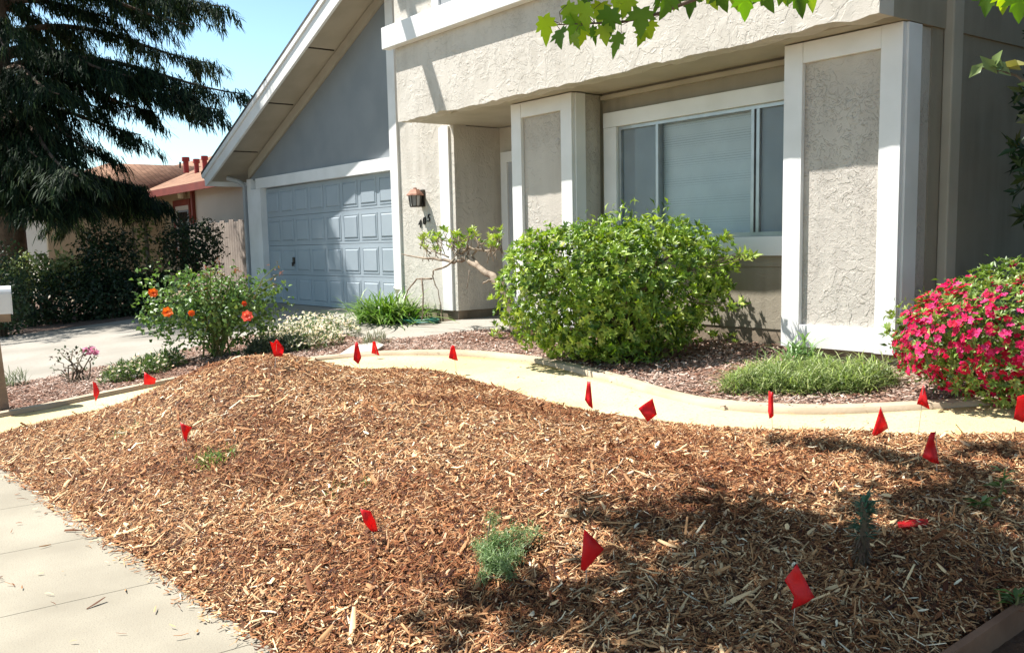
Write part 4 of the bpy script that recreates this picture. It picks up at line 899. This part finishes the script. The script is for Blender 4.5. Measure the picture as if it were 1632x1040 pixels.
for base, poly, lab in FL:
    p = bedpt(*base); d = math.hypot(p[0], p[1])
    t = thing('marker_flag', lab, 'flag', tuple(p), 0, 'red marker flags along the path and mulch')
    L_, Dp = frame_at(p); pts = [at_dist(x, y, d) for x, y in poly]; c = sum(pts)/len(pts); wmax = max(abs((q-c)@L_) for q in pts)+1e-6
    n = len(pts); bm = bmesh.new()
    # rippled vinyl: subdivide the outline and push it in and out of its plane
    me0 = [bm.verts.new(q) for q in pts]; fc = bm.faces.new(me0); bmesh.ops.triangulate(bm, faces=[fc])
    bmesh.ops.subdivide_edges(bm, edges=bm.edges[:], cuts=3, use_grid_fill=True)
    ph = rng.uniform(0, 6); am = rng.uniform(.013, .022)
    for v in bm.verts:
        q = np.array(v.co)-c; s = q@L_
        v.co = Vector(np.array(v.co)+Dp*(am*math.sin(s/wmax*2.2+ph)+.35*am*math.sin(q[2]*60+ph*2)+s*.5))
    bmesh.ops.recalc_face_normals(bm, faces=bm.faces)
    ext = bmesh.ops.solidify(bm, geom=bm.faces[:], thickness=.0006)
    me = bpy.data.meshes.new('flag_cloth'); bm.to_mesh(me); bm.free(); me.materials.append(M['flag']); me.polygons.foreach_set('use_smooth', [True]*len(me.polygons))
    o = bpy.data.objects.new('flag_cloth', me); COL.objects.link(o); o.parent = t; o.matrix_parent_inverse = Matrix.Translation(-t.location)
    top = max(pts, key=lambda q: q[2]); MB().tube([p-[0, 0, .03], p*.5+top*.5+L_*.004+Dp*.012, top+Dp*.012], .0018, 5).build('flag_wire', M['wire'], t)
# the flag that has fallen flat
pts = [bedpt(x, y)+[0, 0, .03] for x, y in ((1430, 843), (1452, 839), (1478, 838), (1480, 846), (1455, 850), (1432, 852))]
t = thing('marker_flag', 'red marker flag lying flat on the shaded mulch right of the stalk plant', 'flag', tuple(pts[0]), 0, 'red marker flags along the path and mulch')
MB().poly([tuple(q) for q in pts], [tuple(q+[0, 0, .002]) for q in pts]).build('flag_cloth', M['flag'], t)
MB().tube([pts[0], pts[0]+[.05, -.12, -.01]], .0011, 5).build('flag_wire', M['wire'], t)

# ================================================================== SMALL THINGS
# mailbox at the left edge
mb_ = on_ground(8, 655); mx, my, mz = mb_
mail = thing('mailbox', 'white round topped mailbox on a timber post at the left edge', 'mailbox', (mx, my, mz))
dM = math.hypot(mx, my)
zb = at_dist(20, 499, dM)[2]; zt = at_dist(20, 455, dM)[2]
Lm, Dm = frame_at(mb_)
def mpt(l, dpt, z): return tuple(np.array([mx, my, 0])+Lm*l+Dm*dpt+np.array([0, 0, z]))
# the box's long side runs along the street
sec = []; w_ = .085; hh = zt-zb
for a in np.linspace(0, math.pi, 11): sec.append((w_*math.cos(a), hh-w_*.9+w_*.9*math.sin(a)))
sec = [(w_, 0)]+sec+[(-w_, 0)]
MB().poly([mpt(-.35, q, zb+z) for q, z in sec], [mpt(.125, q, zb+z) for q, z in sec]).build('mailbox_body', M['mail_white'], mail)
MB().poly([mpt(.126, q*1.04, zb-.004+z*1.02) for q, z in sec], [mpt(.136, q*1.04, zb-.004+z*1.02) for q, z in sec]).build('mailbox_door', M['mail_white'], mail)
ps = at_dist(10, 560, dM); lo = (np.array(ps)-[mx, my, 0])@Lm
MB().poly([mpt(-.07, -.045, mz-.1), mpt(.045, -.045, mz-.1), mpt(.045, .045, mz-.1), mpt(-.07, .045, mz-.1)], [mpt(-.10, -.045, zb-.075), mpt(.0, -.045, zb-.075), mpt(.0, .045, zb-.075), mpt(-.10, .045, zb-.075)]).build('post', M['timber'], mail)
MB().poly([mpt(-.34, -.075, zb-.074), mpt(.115, -.075, zb-.074), mpt(.115, .075, zb-.074), mpt(-.34, .075, zb-.074)], [mpt(-.34, -.075, zb-.001), mpt(.115, -.075, zb-.001), mpt(.115, .075, zb-.001), mpt(-.34, .075, zb-.001)]).build('shelf', M['timber'], mail)
# stepping stone
sto = [on_ground(*q)+[0, 0, 0] for q in ((540, 572), (598, 566), (612, 556), (600, 550), (562, 557))]
tag(MB().poly([tuple(q) for q in sto], [tuple(q+[0, 0, .05]) for q in sto]).build('stepping_stone', M['stone']), 'pale flat stepping stone at the bend of the path', 'stone')
# coiled hose
hb = MB(); hp = []
for k in range(150):
    a = k*.22; rr = .30+.05*math.sin(k*.13)+.02*math.sin(k*.5); hp.append((-10.98+rr*1.25*math.cos(a), 6.78+rr*.55*math.sin(a), .483+.012*(k/33)+.006*math.sin(k*.8)))
tag(hb.tube(hp, .011, 7).build('garden_hose', M['hose'], smooth=True), 'coiled dark green garden hose on the entry walk beside the strap leaves', 'hose')

# ================================================================== FAR PLANTS (left)
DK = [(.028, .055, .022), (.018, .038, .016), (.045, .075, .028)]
def dark_shrub(label, c, rad, n, ln, wd, pal, seed, name='dark_shrub', stem=True, grp='shrubs along the far side of the driveway'):
    t = thing(name, label, 'shrub', (c[0], c[1], float(gbase(c[1]))), 0, grp)
    P, N = shrub_points(n, np.array(c), rad, 2.4, 0, .2, 24, .55, 0, seed)
    V, F, C = scatter_leaves(np.repeat(P, 4, 0)+rng.normal(0, .06, (n*4, 3)), np.repeat(N, 4, 0), ln, wd, pal); arr_mesh('foliage', V, F, M['leaf'], t, C)
    stems_mb(c, (c[0], c[1], float(gbase(c[1]))-.05), [np.array(c)+rng.normal(0, .3, 3)*np.array(rad) for _ in range(8)], .035, .01).build('stem', M['stem'], t)
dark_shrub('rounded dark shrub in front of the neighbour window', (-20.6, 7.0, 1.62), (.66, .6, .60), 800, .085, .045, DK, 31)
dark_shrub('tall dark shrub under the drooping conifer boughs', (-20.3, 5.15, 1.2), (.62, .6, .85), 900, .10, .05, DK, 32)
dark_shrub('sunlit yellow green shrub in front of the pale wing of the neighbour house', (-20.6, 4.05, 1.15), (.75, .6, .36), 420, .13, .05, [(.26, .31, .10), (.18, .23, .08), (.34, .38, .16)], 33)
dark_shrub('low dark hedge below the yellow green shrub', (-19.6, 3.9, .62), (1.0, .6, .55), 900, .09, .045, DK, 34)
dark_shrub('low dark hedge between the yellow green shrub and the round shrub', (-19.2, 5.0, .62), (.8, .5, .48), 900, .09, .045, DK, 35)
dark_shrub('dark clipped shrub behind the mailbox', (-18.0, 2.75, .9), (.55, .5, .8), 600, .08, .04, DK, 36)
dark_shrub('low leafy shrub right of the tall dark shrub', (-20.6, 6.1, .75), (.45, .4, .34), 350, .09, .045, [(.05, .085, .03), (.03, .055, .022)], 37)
tr = thing('climbing_rose', 'slender climbing plant on a post near the neighbour window', 'plant', (-21.2, 6.25, .45))
MB().tube([(-21.2, 6.25, .4), (-21.18, 6.25, 1.6), (-21.2, 6.22, 2.6)], [.05, .045, .03], 7).tube([(-21.45, 6.05, .4), (-21.45, 6.05, 2.7)], .03, 6).build('stem', M['bark_grey'], tr)
P = np.c_[rng.normal(-21.2, .16, 420), rng.normal(6.2, .16, 420), rng.uniform(.9, 2.6, 420)]; V, F, C = scatter_leaves(P, randdir(420), .12, .06, [(.12, .17, .05), (.06, .09, .03), (.17, .22, .07)]); arr_mesh('foliage', V, F, M['leaf'], tr, C)
yard = sheet('side_yard', [(-18.0, 3.0), (-17.92, 7.28), (-17.92, 12), (-30, 12), (-30, 3.0)], M['bark_soil'], -.03, .05)

# ---- the big drooping conifer
TX, TY = -21.8, 3.7
con = thing('conifer_tree', 'large dark conifer with drooping boughs over the left of the picture', 'tree', (TX, TY, .2))
MB().tube([(TX, TY, 0), (TX+.03, TY, 2.5), (TX+.05, TY+.03, 5.5), (TX, TY+.1, 10.5), (TX, TY+.1, 16)], [.34, .28, .24, .17, .03], 10).build('trunk', M['bark'], con, smooth=True)
lm = MB(); NP, ND = [], []
def bough(z0, tip, sag=.25, width=1.0, dens=1.0, arch=.10):
    o = np.array([TX, TY, z0]); tip = np.array(tip); v = tip-o; Lh = np.linalg.norm(v); side = unit(np.array([-v[1], v[0], 0]))
    K = 14; pts = []
    for s in np.linspace(0, 1, K): pts.append(o+v*s+np.array([0, 0, 1])*(arch*Lh*math.sin(s*math.pi)*(1-s)*2)+side*.05*math.sin(s*6)*Lh*.3)
    lm.tube(pts, list(np.linspace(.075, .012, K)), 5)
    nb_ = int(42*Lh/5*dens)
    for s in rng.uniform(.12, 1.0, nb_):
        p0 = o+v*s+np.array([0, 0, 1])*(arch*Lh*math.sin(s*math.pi)*(1-s)*2)
        sg_ = rng.choice([-1, 1]); ln_ = width*(.35+.75*math.sin(min(1, s*1.05)*math.pi*.85))*rng.uniform(.5, 1.1)
        dr = unit(side*sg_*rng.uniform(.4, 1)+unit(v)*rng.uniform(.2, .9)); m_ = 7
        for q in np.linspace(.05, 1, m_):
            pp = p0+dr*ln_*q+np.array([0, 0, -1])*ln_*.42*q*q
            kk = 11
            NP.append(pp+rng.normal(0, .05, (kk, 3))); d_ = dr*.45+np.array([0, 0, -.75])+rng.normal(0, .34, (kk, 3)); ND.append(d_)
tipsB = [((390, 150), 21.6, 4.9), ((350, 175), 20.8, 4.7), ((362, 12), 21.9, 6.6), ((300, 40), 20.8, 6.5), ((262, 325), 22.0, 3.3), ((225, 300), 21.2, 3.3), ((180, 290), 20.4, 3.2), ((225, 215), 21.0, 4.1), ((200, 120), 20.5, 5.3), ((150, 240), 19.8, 4.2), ((130, 330), 19.3, 3.1), ((260, 130), 22.5, 5.2), ((95, 150), 19.0, 4.8), ((60, 250), 18.8, 3.9), ((60, 335), 18.6, 2.9), ((20, 180), 19.2, 4.6), ((10, 300), 19.0, 3.3), ((190, 30), 22.0, 6.2), ((110, 70), 23.5, 6.2), ((285, 5), 23.0, 6.9), ((40, 60), 22.0, 6.0), ((205, 330), 22.8, 3.2), ((330, 100), 23.4, 5.6)]
tipsB += [((100, 300), 20.2, 3.5), ((150, 315), 20.6, 3.3), ((45, 300), 20.0, 3.4), ((235, 322), 21.6, 3.2), ((85, 240), 19.6, 4.0), ((15, 240), 19.2, 4.0), ((170, 175), 21.0, 4.7), ((250, 180), 21.6, 4.7), ((310, 150), 21.2, 5.0)]
for (px, py), dd, z0 in tipsB: bough(z0+.2, at_dist(px, py, dd), .2, .62 if py > 270 else .95, 1.3 if py > 230 else .95, .02 if py > 270 else .09)
for tp in ((-16.6, 4.5, 8.3), (-16.9, 5.2, 8.2), (-17.4, 4.0, 7.9), (-17.6, 3.1, 7.6), (-18.0, 2.2, 7.4), (-16.7, 3.8, 8.9), (-17.1, 5.7, 9.2), (-17.8, 4.8, 7.7), (-18.3, 3.6, 7.5), (-16.5, 4.9, 9.2), (-18.6, 2.8, 8.6), (-17.3, 2.8, 8.6), (-17.0, 2.4, 10.8), (-17.6, 1.8, 10.6), (-18.2, 1.3, 10.4), (-17.2, 3.2, 10.6), (-17.9, 2.5, 9.8), (-18.6, 1.8, 9.4), (-18.0, 3.4, 9.6), (-17.3, 2.0, 11.8), (-18.0, 1.2, 11.4), (-17.5, 2.9, 11.6), (-17.9, 5.1, 8.6), (-18.4, 4.4, 8.4), (-18.3, 5.6, 9.0), (-17.6, 4.4, 9.6), (-18.9, 5.0, 8.8)): 
    tq = (7.3-tp[1])/.39; hx, hz_ = tp[0]+.47*tq, tp[2]-tq          # where this tip's shadow lands: keep it off the sunlit third of the door
    if hz_ < .4: tq = tp[2]-.3; hx = tp[0]+.47*tq
    if hx > (-14.5 if hz_ >= .4 else -13.3): continue
    bough(tp[2]+1.0, tp, .2, 1.15, 1.3)
for k in range(34):                                   # the rest of the crown, above and behind
    z0 = rng.uniform(3.2, 11.5); a = rng.uniform(0, 2*np.pi); L_ = (4.6-.33*max(0, z0-4))*rng.uniform(.75, 1.05)
    if math.sin(a) > .1 and math.cos(a) > -.2 and z0 < 7.2: continue
    bough(z0, (TX+L_*math.cos(a), TY+L_*math.sin(a), z0-.5-.1*L_), .2, 1.0, .6)
lm.build('limb', M['bark'], con)
P = np.concatenate(NP); D = np.concatenate(ND); n = len(P)
V, F, C = blades(P, D, rng.uniform(.12, .25, n), rng.uniform(.015, .028, n), pick([(.019, .038, .016), (.011, .023, .011), (.036, .060, .022), (.085, .115, .04)], n, [.38, .34, .22, .06]), .25)
arr_mesh('crown', V, F, M['needle'], con, C)

# ---- the maple over the camera side of the garden: it throws the dapple on the mulch
map_ = thing('maple_tree', 'street maple with lobed bright green leaves hanging into the top of the picture', 'tree', (.55, 2.1, .05))
wood = MB(); wood.tube([(.55, 2.1, -.1), (.5, 2.05, 1.2), (.42, 2.0, 2.6), (.2, 1.9, 3.6)], [.16, .13, .115, .09], 10)
wood.tube([(.2, 1.9, 3.6), (-1.2, 1.8, 4.1), (-2.8, 1.5, 4.4), (-4.3, 1.2, 4.8)], [.085, .06, .045, .02], 7)
wood.tube([(.2, 1.9, 3.6), (-.8, 2.6, 4.6), (-1.8, 3.2, 5.6)], [.07, .05, .025], 7)
def maple_leaf(c, dirn, nrm, size, fold=.15):
    """five-lobed leaf with toothed lobes"""
    d = dirn/np.linalg.norm(dirn); s = np.cross(d, nrm); s /= np.linalg.norm(s); nn = np.cross(s, d)
    half = [(0, 0), (.10, -.07), (.30, -.10), (.27, .06), (.50, .12), (.40, .22), (.56, .40), (.36, .40), (.24, .36), (.30, .58), (.20, .60), (.13, .78), (0, 1.0)]
    out = [(x, y) for x, y in half]+[(-x, y) for x, y in half[-2:0:-1]]
    pts = [c+d*size*(y)+s*size*x+nn*size*(fold*abs(x)-.18*y*y) for x, y in out]
    V = np.array([c+d*size*.28+nn*size*-.01]+pts); k = len(pts); F = np.array([(0, 1+i, 1+(i+1) % k) for i in range(k)])
    return V, F
# the hanging branch that the photograph shows
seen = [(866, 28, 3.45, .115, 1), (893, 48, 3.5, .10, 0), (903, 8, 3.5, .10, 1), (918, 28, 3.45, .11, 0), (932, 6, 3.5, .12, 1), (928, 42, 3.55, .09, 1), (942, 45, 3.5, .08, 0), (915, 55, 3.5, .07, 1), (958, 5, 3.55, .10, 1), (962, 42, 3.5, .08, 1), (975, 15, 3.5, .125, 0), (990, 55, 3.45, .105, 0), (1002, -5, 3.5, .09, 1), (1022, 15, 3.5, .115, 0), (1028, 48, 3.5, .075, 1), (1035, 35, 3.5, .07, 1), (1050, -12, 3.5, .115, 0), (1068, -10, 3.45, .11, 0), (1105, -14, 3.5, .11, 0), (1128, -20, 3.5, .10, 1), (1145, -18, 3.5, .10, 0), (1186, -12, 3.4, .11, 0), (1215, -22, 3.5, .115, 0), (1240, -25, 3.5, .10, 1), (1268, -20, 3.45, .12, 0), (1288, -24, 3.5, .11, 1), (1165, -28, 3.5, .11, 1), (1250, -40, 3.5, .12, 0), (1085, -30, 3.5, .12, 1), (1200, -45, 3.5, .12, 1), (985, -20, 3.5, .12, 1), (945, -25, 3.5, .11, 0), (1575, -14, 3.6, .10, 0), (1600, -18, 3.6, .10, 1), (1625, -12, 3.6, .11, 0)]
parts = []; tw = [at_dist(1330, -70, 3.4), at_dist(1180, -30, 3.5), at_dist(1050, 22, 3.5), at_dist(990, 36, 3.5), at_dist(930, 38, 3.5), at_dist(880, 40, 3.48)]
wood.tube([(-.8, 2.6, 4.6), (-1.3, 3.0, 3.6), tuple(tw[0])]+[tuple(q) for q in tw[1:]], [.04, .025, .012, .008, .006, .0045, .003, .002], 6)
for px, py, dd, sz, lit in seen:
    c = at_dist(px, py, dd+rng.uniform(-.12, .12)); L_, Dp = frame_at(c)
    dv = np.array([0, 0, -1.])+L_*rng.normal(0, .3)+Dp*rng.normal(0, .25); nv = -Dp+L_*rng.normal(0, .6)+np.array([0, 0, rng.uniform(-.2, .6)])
    V, F = maple_leaf(c, dv, nv, sz*.88); col_ = pick([(.34, .46, .04), (.27, .40, .035)] if lit else [(.10, .19, .025), (.14, .25, .03)], 1, None, .12)  # sunlit look put into the tint: paler lit leaves, darker shaded ones
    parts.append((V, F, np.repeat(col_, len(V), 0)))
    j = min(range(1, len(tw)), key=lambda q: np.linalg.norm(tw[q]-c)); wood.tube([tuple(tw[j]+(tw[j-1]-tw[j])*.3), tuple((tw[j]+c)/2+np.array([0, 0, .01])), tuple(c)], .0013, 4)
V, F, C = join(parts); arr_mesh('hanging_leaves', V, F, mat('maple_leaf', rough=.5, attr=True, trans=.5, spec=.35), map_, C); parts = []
# crown clusters placed so that their real shadows fall on the mulch
shade = []
def cl(gx_, gy_, h, r): 
    k = h-.15; shade.append((gx_-.47*k, gy_-.39*k, h, r))
for px, py, rp in ((1060, 1010, 46), (1150, 1025, 46), (900, 970, 34), (1250, 955, 44), (1380, 1020, 52), (1500, 960, 46), (730, 1020, 32), (790, 965, 40), (860, 945, 26), (880, 1005, 34), (960, 1005, 48), (1000, 935, 34), (1010, 828, 34), (1060, 852, 28), (1125, 818, 36), (1180, 850, 30), (1160, 905, 50), (1240, 832, 34), (1245, 892, 40), (1100, 965, 44), (1200, 985, 60), (1310, 862, 46), (1350, 905, 64), (1300, 1005, 54), (1400, 965, 78), (1480, 905, 52), (1480, 1000, 50), (1545, 960, 64), (1610, 905, 54), (1450, 805, 34), (1530, 795, 40), (1600, 835, 36), (1300, 708, 18), (1345, 716, 22), (1395, 726, 22), (1440, 738, 22), (1480, 745, 16), (1560, 765, 46), (1605, 722, 30), (1250, 704, 14), (1385, 880, 50), (1620, 1000, 50), (1420, 870, 40), (1640, 800, 50)):
    q = bedpt(px, py); r = rp/1500*math.hypot(q[0], q[1])*(1.62 if py > 850 and px > 1000 else 1.4 if py > 780 else 1.2); h = rng.uniform(3.9, 4.9) if py > 780 else rng.uniform(3.7, 4.3); k = h-q[2]
    shade.append((q[0]-.47*k, q[1]-.39*k, h, r))
for x, y, h, r in shade:
    n = max(10, int(2300*r*r)); P = np.array([x, y, h])+rng.normal(0, 1, (n, 3))*np.array([r, r, r*.7])*.76
    for p in P:
        V, F = maple_leaf(p, np.array([rng.normal(0, .6), rng.normal(0, .6), -.6]), np.array([rng.normal(0, .5), rng.normal(0, .5), 1]), rng.uniform(.09, .14))
        parts.append((V, F, np.repeat(pick([(.12, .22, .03), (.08, .16, .022)], 1), len(V), 0)))
    if rng.uniform() < .6: wood.tube([(x, y, h), ((x*.6-1.9*.4), (y*.6+1.7*.4), h*.6+4.3*.4), (-1.9+rng.uniform(-.6, .6), 1.7, 4.25)], [.006, .012, .022], 5)
M['maple_crown'] = mat('maple_crown_leaf', rough=.5, attr=True, trans=.10, spec=.35)
V, F, C = join(parts); arr_mesh('crown', V, F, M['maple_crown'], map_, C)
wood.build('trunk', M['bark'], map_, smooth=True)

# ---- oval-leaved twig reaching in at the right edge
p = at_dist(1700, 160, 3.6); tg = thing('oval_leaf_shrub', 'oval leaved twig reaching in at the right edge in front of the shaded wall', 'shrub', (p[0]+.25, p[1]+.1, .3))
tb = MB(); tipt = [at_dist(x, y, 3.6) for x, y in ((1655, 150), (1620, 120), (1590, 112), (1562, 108))]
tb.tube([(p[0]+.25, p[1]+.1, .2), (p[0]+.2, p[1]+.1, 1.4), tuple(at_dist(1680, 190, 3.6)), *[tuple(q) for q in tipt]], [.02, .015, .008, .006, .005, .004, .002], 6); tb.build('stem', M['stem'], tg)
P = np.array([at_dist(x, y, 3.6) for x, y in ((1562, 108), (1568, 100), (1575, 112), (1585, 108), (1590, 118), (1600, 110), (1612, 122), (1620, 135), (1628, 112), (1632, 140), (1575, 95))]); n = len(P)
L_, Dp = frame_at(P[0]); D = unit(rng.normal(0, 1, (n, 1))*L_+rng.normal(0, .6, (n, 1))*np.array([0, 0, 1.])-.2*Dp); V, F, C = leaves(P, D, unit(-Dp+rng.normal(0, .5, (n, 3))+[0, 0, .4]), rng.uniform(.055, .085, n), .036, pick([(.11, .16, .07), (.15, .20, .06), (.20, .19, .05)], n)); arr_mesh('foliage', V, F, M['leaf_gloss'], tg, C)
